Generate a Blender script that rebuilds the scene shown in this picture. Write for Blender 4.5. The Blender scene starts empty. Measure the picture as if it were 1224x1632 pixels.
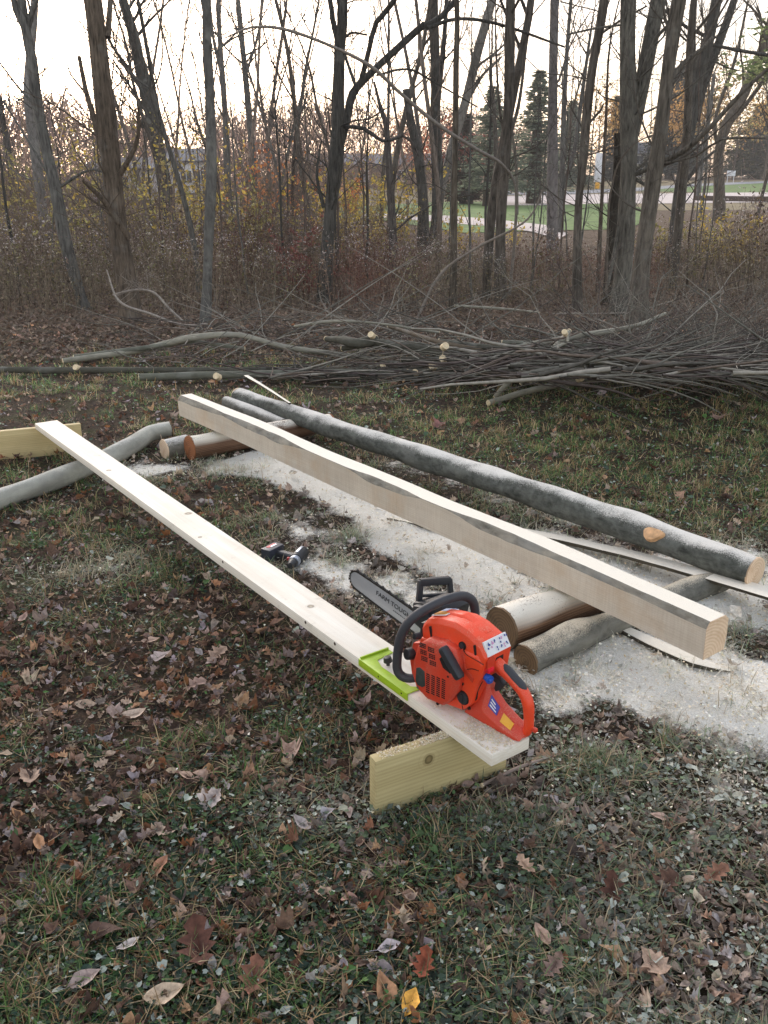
import bpy, bmesh, math, random
import numpy as np
from mathutils import Vector, Matrix

SC = bpy.context.scene
COL = SC.collection
PI = math.pi
R = math.radians

# ------------------------------------------------------------------ camera
CAM_H, PITCH, FPX = 1.68, R(20.4), 1440.0          # eye height, downward pitch, focal length in photo pixels
cam_data = bpy.data.cameras.new("camera")
cam = bpy.data.objects.new("camera", cam_data)
COL.objects.link(cam)
cam.location = (0, 0, CAM_H)
cam.rotation_euler = (R(90) - PITCH, 0, 0)
cam_data.sensor_fit = 'VERTICAL'
cam_data.angle_y = 2 * math.atan(816 / FPX)
cam_data.clip_start = 0.05
cam_data.clip_end = 2000
SC.camera = cam

# ------------------------------------------------------------------ sky, sun, exposure
world = bpy.data.worlds.new("World")
SC.world = world
world.use_nodes = True
wn = world.node_tree.nodes; wl = world.node_tree.links
wn.clear()
SUN_EL, SUN_AZ = R(3.5), R(-22)                       # low sun ahead, a little to the right
sky = wn.new('ShaderNodeTexSky'); sky.sky_type = 'NISHITA'
sky.sun_disc = False
sky.sun_elevation = SUN_EL
sky.sun_rotation = SUN_AZ
sky.air_density = 1.0; sky.dust_density = 2.5; sky.ozone_density = 1.0
hsv = wn.new('ShaderNodeHueSaturation'); hsv.inputs['Saturation'].default_value = 0.62
bg = wn.new('ShaderNodeBackground'); bg.inputs['Strength'].default_value = 0.15
wo = wn.new('ShaderNodeOutputWorld')
wbal = wn.new('ShaderNodeMix'); wbal.data_type = 'RGBA'; wbal.blend_type = 'MULTIPLY'; wbal.inputs[0].default_value = 1.0; wbal.inputs[7].default_value = (1.015, 0.968, 1.02, 1)   # camera white balance
gam = wn.new('ShaderNodeGamma'); gam.inputs['Gamma'].default_value = 0.72     # thin high cloud evens the sky out
wl.new(sky.outputs[0], gam.inputs['Color']); wl.new(gam.outputs[0], hsv.inputs['Color']); wl.new(hsv.outputs[0], wbal.inputs[6]); wl.new(wbal.outputs[2], bg.inputs['Color'])
wl.new(bg.outputs[0], wo.inputs['Surface'])
sun_d = bpy.data.lights.new("sun", 'SUN')
sun_d.energy = 0.35; sun_d.angle = R(30); sun_d.color = (1.0, 0.93, 0.86)
sun = bpy.data.objects.new("sun", sun_d); COL.objects.link(sun)
sdir = Vector((math.sin(SUN_AZ) * math.cos(R(28)), math.cos(SUN_AZ) * math.cos(R(28)), math.sin(R(28))))
sun.rotation_euler = sdir.to_track_quat('Z', 'Y').to_euler()
SC.view_settings.view_transform = 'Standard'
SC.view_settings.look = 'None'
SC.view_settings.gamma = 1.0
SC.view_settings.exposure = 2.95
SC.cycles.max_bounces = 5
SC.cycles.diffuse_bounces = 3
SC.cycles.use_denoising = True

# ------------------------------------------------------------------ measuring helpers
def ray(px, py):
    a = (px - 612) / FPX; b = (816 - py) / FPX
    c, s = math.cos(PITCH), math.sin(PITCH)
    return np.array([a, c + b * s, -s + b * c])
def at(px, py, z=0.0):
    d = ray(px, py); t = (z - CAM_H) / d[2]
    return np.array([0, 0, CAM_H]) + d * t
def aty(px, py, Y):
    d = ray(px, py)
    return np.array([0, 0, CAM_H]) + d * (Y / d[1])
def depth(p):
    return p[1] * math.cos(PITCH) - (p[2] - CAM_H) * math.sin(PITCH)

def S(r, g, b, k=1.0):
    f = lambda c: ((c / 255 + 0.055) / 1.055) ** 2.4 if c > 10 else c / 255 / 12.92
    return (f(r) * k, f(g) * k, f(b) * k)

# numpy value noise
_rs = np.random.RandomState(7)
_LAT = _rs.rand(256, 256)
def vnoise(x, y):
    x = np.asarray(x, float); y = np.asarray(y, float)
    xi = np.floor(x).astype(int); yi = np.floor(y).astype(int)
    fx = x - xi; fy = y - yi
    fx = fx * fx * (3 - 2 * fx); fy = fy * fy * (3 - 2 * fy)
    a = _LAT[xi % 256, yi % 256]; b = _LAT[(xi + 1) % 256, yi % 256]
    c = _LAT[xi % 256, (yi + 1) % 256]; d = _LAT[(xi + 1) % 256, (yi + 1) % 256]
    return (a * (1 - fx) + b * fx) * (1 - fy) + (c * (1 - fx) + d * fx) * fy
def fbm(x, y, o=4):
    s = 0; k = 0.5; t = 0
    for i in range(o):
        s = s + k * vnoise(np.asarray(x) * 2 ** i + 17.3 * i, np.asarray(y) * 2 ** i + 5.1 * i); t += k; k *= 0.5
    return s / t
def sstep(a, b, x):
    t = np.clip((np.asarray(x) - a) / (b - a), 0, 1); return t * t * (3 - 2 * t)

# ------------------------------------------------------------------ materials
def new_mat(name):
    m = bpy.data.materials.new(name); m.use_nodes = True
    nt = m.node_tree; b = nt.nodes['Principled BSDF']
    return m, nt, b
class NG:                                            # small node helper
    def __init__(s, nt): s.nt = nt; s.n = nt.nodes; s.l = nt.links
    def coord(s, scale=(1, 1, 1), kind='Object'):
        t = s.n.new('ShaderNodeTexCoord'); m = s.n.new('ShaderNodeMapping')
        m.inputs['Scale'].default_value = scale
        s.l.new(t.outputs[kind], m.inputs['Vector']); return m.outputs[0]
    def noise(s, vec, scale, detail=4, rough=0.55, dist=0.0):
        t = s.n.new('ShaderNodeTexNoise'); t.inputs['Scale'].default_value = scale
        t.inputs['Detail'].default_value = detail; t.inputs['Roughness'].default_value = rough
        t.inputs['Distortion'].default_value = dist
        s.l.new(vec, t.inputs['Vector']); return t.outputs[0]
    def voro(s, vec, scale, feat='F1'):
        t = s.n.new('ShaderNodeTexVoronoi'); t.inputs['Scale'].default_value = scale; t.feature = feat
        s.l.new(vec, t.inputs['Vector']); return t.outputs[0]
    def ramp(s, fac, stops):
        t = s.n.new('ShaderNodeValToRGB'); e = t.color_ramp.elements
        while len(e) > 1: e.remove(e[-1])
        e[0].position = stops[0][0]; c = stops[0][1]; e[0].color = (*c, 1) if hasattr(c, '__len__') else (c, c, c, 1)
        for p, c in stops[1:]:
            x = e.new(p); x.color = (*c, 1) if hasattr(c, '__len__') else (c, c, c, 1)
        s.l.new(fac, t.inputs[0]); return t.outputs[0]
    def mix(s, fac, a, b, mode='MIX'):
        t = s.n.new('ShaderNodeMix'); t.data_type = 'RGBA'; t.blend_type = mode
        for v, i in ((fac, 0), (a, 6), (b, 7)):
            if isinstance(v, (int, float)): t.inputs[i].default_value = v if i == 0 else (v, v, v, 1)
            elif isinstance(v, tuple): t.inputs[i].default_value = (*v, 1)
            else: s.l.new(v, t.inputs[i])
        return t.outputs[2]
    def math(s, op, a, b=0.0):
        t = s.n.new('ShaderNodeMath'); t.operation = op
        for v, i in ((a, 0), (b, 1)):
            if isinstance(v, (int, float)): t.inputs[i].default_value = v
            else: s.l.new(v, t.inputs[i])
        return t.outputs[0]
    def attr(s, name):
        t = s.n.new('ShaderNodeAttribute'); t.attribute_name = name; return t.outputs[0]
    def bump(s, h, strength, dist, bsdf):
        t = s.n.new('ShaderNodeBump'); t.inputs['Strength'].default_value = strength; t.inputs['Distance'].default_value = dist
        s.l.new(h, t.inputs['Height']); s.l.new(t.outputs[0], bsdf.inputs['Normal'])
    def up(s):                                       # how far a face looks upwards (sawdust and dust settle there)
        g = s.n.new('ShaderNodeNewGeometry'); x = s.n.new('ShaderNodeSeparateXYZ')
        s.l.new(g.outputs['Normal'], x.inputs[0]); return x.outputs[2]
    def world(s):
        g = s.n.new('ShaderNodeNewGeometry'); return g.outputs['Position']

M = {}
def plain(name, col, rough=0.5, metal=0.0, noise=0.12, scale=40, bump=0.0, spec=0.5):
    m, nt, b = new_mat(name); g = NG(nt)
    v = g.coord()
    n = g.noise(v, scale, 4)
    f = g.ramp(n, [(0.3, 1 - noise), (0.7, 1 + noise)])
    g.l.new(g.mix(1.0, tuple(col), f, 'MULTIPLY'), b.inputs['Base Color'])
    b.inputs['Roughness'].default_value = rough; b.inputs['Metallic'].default_value = metal
    b.inputs['Specular IOR Level'].default_value = spec
    if bump: g.bump(n, bump, 0.002, b)
    M[name] = m; return m

def attr_mat(name, rough=0.8, noise=0.25, scale=60, transl=0.0, spec=0.3, bump=0.0, stretch=(1, 1, 1)):
    m, nt, b = new_mat(name); g = NG(nt)
    v = g.coord(stretch); n = g.noise(v, scale, 3)
    f = g.ramp(n, [(0.3, 1 - noise), (0.7, 1 + noise)])
    c = g.mix(1.0, g.attr('col'), f, 'MULTIPLY')
    g.l.new(c, b.inputs['Base Color'])
    b.inputs['Roughness'].default_value = rough; b.inputs['Specular IOR Level'].default_value = spec
    if bump: g.bump(n, bump, 0.003, b)
    if transl:
        t = g.n.new('ShaderNodeBsdfTranslucent'); g.l.new(c, t.inputs[0])
        mx = g.n.new('ShaderNodeMixShader'); mx.inputs[0].default_value = transl
        o = g.n['Material Output']; g.l.new(b.outputs[0], mx.inputs[1]); g.l.new(t.outputs[0], mx.inputs[2]); g.l.new(mx.outputs[0], o.inputs[0])
    M[name] = m; return m

def bark_mat(name, scale=26, stretch=(1, 1, 0.16), depth_=0.5, dust=0.0, lichen=0.25, bumpd=0.012, dustcol=S(226, 222, 214, 0.88)):
    # furrowed bark: vertex colour times stretched noise, pale lichen patches, optional settled sawdust
    m, nt, b = new_mat(name); g = NG(nt)
    v = g.coord(stretch); w = g.coord()
    n1 = g.noise(v, scale, 5, 0.62, 0.6); n2 = g.voro(v, scale * 0.8); n3 = g.noise(w, 4.0, 4, 0.6)
    h = g.math('ADD', g.math('MULTIPLY', n2, 0.28), g.math('MULTIPLY', n1, 1.12))
    f = g.ramp(h, [(0.42, 1 - depth_), (0.66, 1.0), (0.92, 1 + depth_ * 0.9)])
    c = g.mix(1.0, g.attr('col'), f, 'MULTIPLY')
    l = g.ramp(n3, [(0.55, 0.0), (0.66, lichen)])
    c = g.mix(l, c, S(150, 149, 143, 0.8))
    if dust:
        nd = g.noise(w, 210.0, 3, 0.75); nd2 = g.noise(w, 6.0, 4, 0.65)
        q = g.math('ADD', g.math('MULTIPLY', g.up(), 0.62), g.math('ADD', g.math('MULTIPLY', nd, 0.75), g.math('MULTIPLY', nd2, 0.55)))
        k = g.ramp(g.math('MULTIPLY', q, 0.5), [(0.655 - 0.11 * dust, 0.0), (0.775 - 0.11 * dust, 0.92)])
        c = g.mix(g.ramp(g.noise(w, 26.0, 4, 0.7), [(0.45, 0.0), (0.68, 0.30)]), c, S(150, 152, 146, 0.8))
        c = g.mix(k, c, dustcol)
    g.l.new(c, b.inputs['Base Color'])
    b.inputs['Roughness'].default_value = 0.9; b.inputs['Specular IOR Level'].default_value = 0.2
    g.bump(h, 0.7, bumpd, b)
    M[name] = m; return m

def wood_mat(name, base, dark, axis=0, dust=0.0, knots=None, rings=1.0, rough=0.65, grain=0.35, dustcol=S(242, 234, 218, 0.88), saw=False):
    # sawn timber: grain stretched along the board's own axis
    m, nt, b = new_mat(name); g = NG(nt)
    st = [1, 1, 1]; st[axis] = 0.045
    v = g.coord(tuple(st)); w = g.coord()
    n1 = g.noise(v, 55, 5, 0.6, 0.4); n2 = g.noise(v, 14, 3, 0.5, 1.2); n3 = g.noise(w, 3.0, 3)
    t = g.n.new('ShaderNodeTexWave'); t.bands_direction = 'Z' if axis != 2 else 'X'
    t.inputs['Scale'].default_value = 34.0 * rings; t.inputs['Distortion'].default_value = 9.0; t.inputs['Detail'].default_value = 2; t.inputs['Detail Scale'].default_value = 0.6
    g.l.new(v, t.inputs['Vector'])
    k = g.math('ADD', g.math('MULTIPLY', n1, 0.45), g.math('ADD', g.math('MULTIPLY', n2, 0.3), g.math('MULTIPLY', t.outputs[1], 0.13)))
    f = g.ramp(k, [(0.32, 1.0), (0.72, 0.0)])
    c = g.mix(g.math('MULTIPLY', f, grain), base, dark)
    c = g.mix(1.0, c, g.ramp(n3, [(0.3, 0.88), (0.7, 1.08)]), 'MULTIPLY')
    for (kx, ky, kz, r) in (knots or []):
        sx = g.n.new('ShaderNodeVectorMath'); sx.operation = 'DISTANCE'
        wv = g.n.new('ShaderNodeVectorMath'); wv.operation = 'ADD'
        nd = g.noise(w, 30, 2); g.l.new(w, wv.inputs[0])
        sc = g.n.new('ShaderNodeVectorMath'); sc.operation = 'SCALE'; sc.inputs[3].default_value = r * 0.6
        cmb = g.n.new('ShaderNodeCombineXYZ'); g.l.new(nd, cmb.inputs[0]); g.l.new(nd, cmb.inputs[2]); g.l.new(cmb.outputs[0], sc.inputs[0]); g.l.new(sc.outputs[0], wv.inputs[1])
        g.l.new(wv.outputs[0], sx.inputs[0]); sx.inputs[1].default_value = (kx + r * 0.3, ky, kz + r * 0.3)
        dd = sx.outputs['Value']
        kk = g.ramp(dd, [(0.0, 0.55), (r * 0.55, 0.75), (r, 1.0), (r * 1.25, 0.0)])
        c = g.mix(kk, c, tuple(x * 0.42 for x in dark))
        halo = g.ramp(g.math('SINE', g.math('MULTIPLY', dd, 420.0)), [(0.35, 0.0), (0.9, 0.35)])
        hk = g.math('MULTIPLY', halo, g.ramp(dd, [(r * 1.2, 1.0), (r * 3.4, 0.0)]))
        c = g.mix(hk, c, dark)
    c = g.mix(g.ramp(g.noise(w, 11, 5, 0.7), [(0.60, 0.0), (0.72, 0.22)]), c, S(120, 104, 84))
    if saw:
        c = g.mix(g.ramp(g.noise(g.coord((46, 2, 3)), 2.5, 3, 0.6), [(0.40, 0.13), (0.58, 0.0)]), c, S(150, 124, 100))
        ns = g.noise(g.coord((0.5, 1, 30) if axis == 0 else (1, 1, 1)), 4, 2)
        c = g.mix(g.ramp(g.noise(w, 5, 4, 0.7), [(0.50, 0.0), (0.68, 0.34)]), c, S(214, 176, 132, 0.78))
    if dust:
        nd = g.noise(w, 160.0, 3, 0.75)
        kd = g.math('MULTIPLY', g.ramp(g.up(), [(0.3, 0.0), (0.8, 1.0)]), g.ramp(g.math('ADD', nd, g.math('MULTIPLY', g.noise(w, 8, 3), 0.8)), [(1.15 - 0.5 * dust, 0.0), (1.3 - 0.5 * dust, 1.0)]))
        c = g.mix(kd, c, dustcol)
        g.bump(nd, 0.5, 0.004, b)
    else:
        g.bump(k, 0.25, 0.001, b)
    g.l.new(c, b.inputs['Base Color'])
    b.inputs['Roughness'].default_value = rough; b.inputs['Specular IOR Level'].default_value = 0.3
    M[name] = m; return m

def endgrain_mat(name, base, dark):                  # growth rings around the local X axis
    m, nt, b = new_mat(name); g = NG(nt)
    w = g.coord()
    t = g.n.new('ShaderNodeTexWave'); t.wave_type = 'RINGS'; t.rings_direction = 'X'
    t.inputs['Scale'].default_value = 26; t.inputs['Distortion'].default_value = 1.4; t.inputs['Detail'].default_value = 3
    g.l.new(w, t.inputs['Vector'])
    n = g.noise(w, 25, 4, 0.6)
    c = g.mix(g.math('MULTIPLY', t.outputs[1], 0.45), base, dark)
    c = g.mix(g.ramp(n, [(0.45, 0.0), (0.75, 0.6)]), c, dark)
    g.l.new(c, b.inputs['Base Color']); b.inputs['Roughness'].default_value = 0.8
    g.bump(t.outputs[1], 0.2, 0.001, b)
    M[name] = m; return m

attr_mat('leaf', 0.75, 0.3, 90, 0.15, 0.25, stretch=(1, 1, 1))
attr_mat('blade', 0.6, 0.12, 40, 0.25, 0.3)
attr_mat('twig', 0.85, 0.25, 30, 0.0, 0.2)
attr_mat('flake', 0.9, 0.08, 40, 0.0, 0.1)
bark_mat('bark', 40, (1, 1, 0.15), 0.72, bumpd=0.025)
bark_mat('bark_smooth', 24, (1, 1, 0.4), 0.45, lichen=0.5, bumpd=0.008)
bark_mat('log_bark', 38, (0.45, 1, 1), 0.62, dust=1.35, lichen=0.35, bumpd=0.004)
bark_mat('pole_bark', 16, (0.3, 1, 1), 0.22, dust=0.55, lichen=0.4, bumpd=0.003)
bark_mat('support_bark', 26, (0.4, 1, 1), 0.65, dust=0.95, lichen=0.25, bumpd=0.004, dustcol=S(222, 208, 184, 0.85))
bark_mat('strip_bark', 30, (0.4, 1, 1), 0.6, dust=0.5, lichen=0.5, bumpd=0.004)
bark_mat('stick_bark', 20, (0.4, 1, 1), 0.3, dust=0.0, lichen=0.35, bumpd=0.003)
wood_mat('pine_board', S(252, 247, 236, 0.92), S(212, 190, 158, 0.85), 0, grain=0.42, knots=[(1.05, 0.07, 0.038, 0.011), (2.2, 0.03, 0.038, 0.014), (3.05, 0.1, 0.038, 0.012), (1.9, 0.11, 0.038, 0.009)])
wood_mat('treated_wood', S(222, 208, 158, 0.84), S(160, 136, 84, 0.7), 0, grain=0.55, rings=0.8, knots=[(0.17, 0.0, 0.135, 0.013)])
wood_mat('treated_wood_far', S(228, 208, 158, 0.88), S(172, 144, 88, 0.75), 0, grain=0.5, rings=0.8, knots=[(1.06, 0.0, 0.085, 0.018)])
wood_mat('beam_wood', S(234, 224, 208, 0.9), S(192, 170, 144, 0.8), 0, dust=1.2, grain=0.45, saw=True)
wood_mat('slab_wood', S(226, 205, 172, 0.84), S(180, 146, 104, 0.75), 0, dust=1.1, grain=0.4)
wood_mat('debarked_wood', S(186, 142, 106, 0.75), S(96, 64, 44, 0.6), 0, dust=0.92, grain=0.95, rings=0.8)
wood_mat('peeled_wood', S(172, 132, 104, 0.72), S(98, 70, 54, 0.6), 0, dust=0.9, grain=0.95, rings=0.8)
endgrain_mat('end_grain', S(238, 212, 182, 0.86), S(206, 166, 128, 0.8))
endgrain_mat('end_grain_old', S(150, 118, 84, 0.6), S(84, 66, 48, 0.5))
endgrain_mat('end_grain_orange', S(190, 120, 72, 0.7), S(120, 66, 38, 0.5))
plain('cut_face', S(236, 214, 176, 0.85), 0.8, noise=0.18, scale=60)
plain('fresh_scar', S(226, 178, 130, 0.8), 0.7, noise=0.25, scale=50)

# ------------------------------------------------------------------ object helpers
def tag(o, label=None, cat=None, group=None, kind=None):
    if label: o['label'] = label
    if cat: o['category'] = cat
    if group: o['group'] = group
    if kind: o['kind'] = kind
    return o
def root(name, loc, label, cat, rot=None, group=None):
    o = bpy.data.objects.new(name, None); COL.objects.link(o)
    o.empty_display_size = 0.1
    o.location = loc
    if rot is not None: o.rotation_euler = rot
    return tag(o, label, cat, group)

class Buf:
    def __init__(s): s.v = []; s.f = []; s.t = []; s.c = []; s.m = []; s.n = 0
    def add(s, v, f, c=(0.5, 0.5, 0.5), mi=0):
        # v (N,3); f (K,m) index array; c one colour or (N,3)
        v = np.asarray(v, float).reshape(-1, 3); f = np.asarray(f, int)
        s.v.append(v); s.f.append((f + s.n).ravel()); s.t.append(np.full(len(f), f.shape[1], int))
        c = np.asarray(c, float)
        if c.ndim == 1: c = np.tile(c[:3], (len(v), 1))
        s.c.append(c); s.m.append(np.full(len(f), mi, int)); s.n += len(v)
    def mesh(s, name, mats, smooth=True):
        me = bpy.data.meshes.new(name)
        v = np.concatenate(s.v); lf = np.concatenate(s.f); t = np.concatenate(s.t); c = np.concatenate(s.c); mi = np.concatenate(s.m)
        me.vertices.add(len(v)); me.vertices.foreach_set('co', v.astype(np.float32).ravel())
        me.loops.add(len(lf)); me.loops.foreach_set('vertex_index', lf.astype(np.int32))
        me.polygons.add(len(t)); st = np.concatenate([[0], np.cumsum(t)[:-1]])
        me.polygons.foreach_set('loop_start', st.astype(np.int32)); me.polygons.foreach_set('loop_total', t.astype(np.int32))
        me.polygons.foreach_set('material_index', mi.astype(np.int32))
        me.polygons.foreach_set('use_smooth', np.full(len(t), smooth))
        for m in mats: me.materials.append(M[m])
        me.update(calc_edges=True); me.validate()
        a = me.attributes.new('col', 'FLOAT_COLOR', 'POINT')
        c4 = np.concatenate([c, np.ones((len(c), 1))], 1).astype(np.float32)
        a.data.foreach_set('color', c4.ravel())
        return me
    def build(s, name, mats, parent=None, smooth=True, mat4=None):
        me = s.mesh(name, mats if isinstance(mats, (list, tuple)) else [mats], smooth)
        o = bpy.data.objects.new(name, me); COL.objects.link(o)
        if parent: o.parent = parent
        if mat4 is not None: o.matrix_local = mat4
        return o

def resample(P, Rr, step):
    P = np.asarray(P, float); Rr = np.asarray(Rr, float)
    if len(P) < 3: 
        n = max(2, int(np.linalg.norm(P[-1] - P[0]) / step) + 1); t = np.linspace(0, 1, n)[:, None]
        return P[0] * (1 - t) + P[-1] * t, Rr[0] * (1 - t[:, 0]) + Rr[-1] * t[:, 0]
    out = []; ro = []
    Q = np.vstack([2 * P[0] - P[1], P, 2 * P[-1] - P[-2]])
    for i in range(len(P) - 1):
        p0, p1, p2, p3 = Q[i:i + 4]
        n = max(1, int(np.linalg.norm(p2 - p1) / step))
        for k in range(n):
            t = k / n
            out.append(0.5 * (2 * p1 + (p2 - p0) * t + (2 * p0 - 5 * p1 + 4 * p2 - p3) * t * t + (3 * p1 - p0 - 3 * p2 + p3) * t ** 3))
            ro.append(Rr[i] * (1 - t) + Rr[i + 1] * t)
    out.append(P[-1]); ro.append(Rr[-1])
    return np.array(out), np.array(ro)

def tube(buf, P, Rr, k=8, col=(0.3, 0.3, 0.3), mi=0, lump=0.0, cap=False, rng=None, capmi=None, flat=None):
    P = np.asarray(P, float); Rr = np.asarray(Rr, float); n = len(P)
    T = np.gradient(P, axis=0); T /= np.linalg.norm(T, axis=1)[:, None] + 1e-9
    ref = np.array([0, 0, 1.0]) if abs(T[0][2]) < 0.8 else np.array([1.0, 0, 0])
    A = np.cross(T[0], ref); A /= np.linalg.norm(A); fr = []
    for i in range(n):
        A = A - T[i] * (A @ T[i]); A /= np.linalg.norm(A) + 1e-9
        fr.append((A.copy(), np.cross(T[i], A)))
    ang = np.arange(k) * 2 * PI / k
    ca, sa = np.cos(ang), np.sin(ang)
    V = np.empty((n, k, 3))
    ph = (rng.rand(6) * 6.28) if (rng is not None and lump) else None
    for i in range(n):
        r = Rr[i]
        if lump:
            s = i * 0.6
            rr = r * (1 + lump * (0.5 * np.sin(2 * ang + ph[0] + s * 0.35) + 0.4 * np.sin(3 * ang + ph[1] - s * 0.5) + 0.5 * np.sin(s * 0.9 + ph[2]) + 0.3 * np.sin(5 * ang + ph[3] + s)))
        else: rr = r
        V[i] = P[i] + (ca * rr)[:, None] * fr[i][0] + (sa * rr)[:, None] * fr[i][1]
    i = np.arange(n - 1)[:, None] * k; j = np.arange(k)[None, :]
    F = np.stack([i + j, i + (j + 1) % k, i + k + (j + 1) % k, i + k + j], -1).reshape(-1, 4)
    buf.add(V.reshape(-1, 3), F, col, mi)
    if cap:
        for e, rv in ((0, True), (n - 1, False)):
            vv = np.vstack([V[e], P[e]]); idx = np.array([[a, (a + 1) % k, k] for a in range(k)])
            if rv: idx = idx[:, ::-1]
            buf.add(vv, idx, col if np.ndim(col) == 1 else col[0], mi if capmi is None else capmi)
    return V

def stamp(buf, tv, tf, pos, yaw, tilt=None, roll=None, scale=None, cols=None, mi=0, squash=None):
    # copies of a template mesh baked into one buffer: rotate X by roll, Y by tilt, Z by yaw
    N = len(pos); tv = np.asarray(tv, float); K = len(tv)
    tilt = np.zeros(N) if tilt is None else tilt; roll = np.zeros(N) if roll is None else roll; scale = np.ones(N) if scale is None else scale
    v = tv[None] * scale[:, None, None]
    x, y, z = v[..., 0], v[..., 1], v[..., 2]
    c, s = np.cos(roll)[:, None], np.sin(roll)[:, None]; y, z = y * c - z * s, y * s + z * c
    c, s = np.cos(tilt)[:, None], np.sin(tilt)[:, None]; x, z = x * c + z * s, -x * s + z * c
    c, s = np.cos(yaw)[:, None], np.sin(yaw)[:, None]; x, y = x * c - y * s, x * s + y * c
    V = np.stack([x, y, z], -1) + pos[:, None, :]
    F = (np.asarray(tf)[None] + (np.arange(N) * K)[:, None, None]).reshape(-1, np.asarray(tf).shape[1])
    C = np.repeat(cols, K, axis=0) if cols is not None and cols.ndim == 2 else (cols.reshape(-1, 3) if cols is not None else (0.5, 0.5, 0.5))
    buf.add(V.reshape(-1, 3), F, C, mi)

def frame_mat(origin, xdir, up=(0, 0, 1)):
    x = Vector(xdir).normalized(); z = Vector(up); y = z.cross(x).normalized(); z = x.cross(y)
    m = Matrix((x, y, z)).transposed().to_4x4(); m.translation = Vector(origin); return m

def bm_obj(name, bm, mat, parent=None, mat4=None, smooth_angle=35):
    bm.normal_update()
    me = bpy.data.meshes.new(name); bm.to_mesh(me); bm.free()
    mats = mat if isinstance(mat, (list, tuple)) else [mat]
    for m in mats: me.materials.append(M[m])
    if smooth_angle:
        me.polygons.foreach_set('use_smooth', [True] * len(me.polygons)); me.set_sharp_from_angle(angle=R(smooth_angle))
    o = bpy.data.objects.new(name, me); COL.objects.link(o)
    if parent: o.parent = parent
    if mat4 is not None: o.matrix_local = mat4
    return o
def bm_box(bm, x0, x1, y0, y1, z0, z1, bev=0.0, seg=2):
    vs = [bm.verts.new((x, y, z)) for x in (x0, x1) for y in (y0, y1) for z in (z0, z1)]
    fs = [(0, 1, 3, 2), (4, 6, 7, 5), (0, 4, 5, 1), (2, 3, 7, 6), (0, 2, 6, 4), (1, 5, 7, 3)]
    F = [bm.faces.new([vs[i] for i in f]) for f in fs]
    if bev:
        es = {e for f in F for e in f.edges}
        bmesh.ops.bevel(bm, geom=list(es), offset=bev, segments=seg, affect='EDGES', profile=0.6)
def bm_loft(bm, sections, bev=0.0, seg=2, closed=True):
    # sections: list of equal-length rings of 3-d points; capped at both ends
    rows = [[bm.verts.new(p) for p in s] for s in sections]; n = len(rows[0]); F = []
    for a, b in zip(rows[:-1], rows[1:]):
        for i in range(n): F.append(bm.faces.new((a[i], a[(i + 1) % n], b[(i + 1) % n], b[i])))
    F.append(bm.faces.new(rows[0][::-1])); F.append(bm.faces.new(rows[-1]))
    bmesh.ops.recalc_face_normals(bm, faces=F)
    if bev:
        es = [e for e in {e for f in F for e in f.edges} if e.calc_face_angle(0) > R(22)]
        bmesh.ops.bevel(bm, geom=es, offset=bev, segments=seg, affect='EDGES', profile=0.6, clamp_overlap=True)
def bm_prism(bm, poly, y0, y1, bev=0.0, seg=2, inset=0.0):
    # poly in (x,z), extruded along y
    a = [(x, y0, z) for x, z in poly]; b = [(x, y1, z) for x, z in poly]
    bm_loft(bm, [a, b], bev, seg)
def bm_cyl(bm, c, axis, r, h, k=20, r2=None, bev=0.0):
    r2 = r if r2 is None else r2
    m = frame_mat(c, axis, (0, 0, 1) if abs(Vector(axis).normalized().z) < 0.9 else (1, 0, 0))
    ring = lambda rr, x: [tuple(m @ Vector((x, rr * math.cos(t * 2 * PI / k), rr * math.sin(t * 2 * PI / k)))) for t in range(k)]
    bm_loft(bm, [ring(r, 0), ring(r2, h)], bev)

# ------------------------------------------------------------------ ground
def seg_dist(x, y, a, b):
    ax, ay = a[:2]; bx, by = b[:2]; dx, dy = bx - ax, by - ay
    t = np.clip(((x - ax) * dx + (y - ay) * dy) / (dx * dx + dy * dy), 0, 1)
    return np.hypot(x - ax - t * dx, y - ay - t * dy)
DUST_LINES = [((405, 732), (560, 800), 0.16, 1.0), ((560, 790), (760, 900), 0.24, 1.0), ((720, 880), (840, 960), 0.24, 0.8),
              ((880, 1050), (1120, 1070), 0.20, 1.15), ((1000, 1050), (1224, 1130), 0.30, 1.2), ((1090, 1110), (1400, 1170), 0.22, 1.15),
              ((640, 930), (820, 1000), 0.20, 0.42), ((230, 745), (420, 745), 0.25, 0.5), ((480, 830), (560, 950), 0.26, 0.32),
              ((1180, 900), (1400, 1000), 0.30, 0.45), ((950, 1220), (1224, 1290), 0.4, 0.22), ((1080, 1450), (1224, 1632), 0.4, 0.15),
              ((470, 1290), (560, 1300), 0.10, 0.3), ((80, 920), (180, 900), 0.16, 0.22), ((640, 740), (1000, 860), 0.22, 0.25), ((900, 880), (1150, 960), 0.3, 0.8),
              ((860, 1060), (900, 1110), 0.12, 0.9)]
DUST_LINES = [(at(*a), at(*b), w, s) for a, b, w, s in DUST_LINES]
def dust(x, y):
    x = np.asarray(x, float); y = np.asarray(y, float); d = np.zeros_like(x)
    for a, b, w, s in DUST_LINES:
        d = np.maximum(d, s * np.exp(-(seg_dist(x, y, a, b) / w) ** 2 * 0.9))
    n = fbm(x * 5 + 3, y * 5 + 9, 4)
    return np.clip(d * 1.38 + (n - 0.5) * 1.35 * np.minimum(1, d * 2.5), 0, 1.3)
def bump(x, y):
    return (fbm(x * 2.2, y * 2.2, 4) - 0.5) * 0.035
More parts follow.
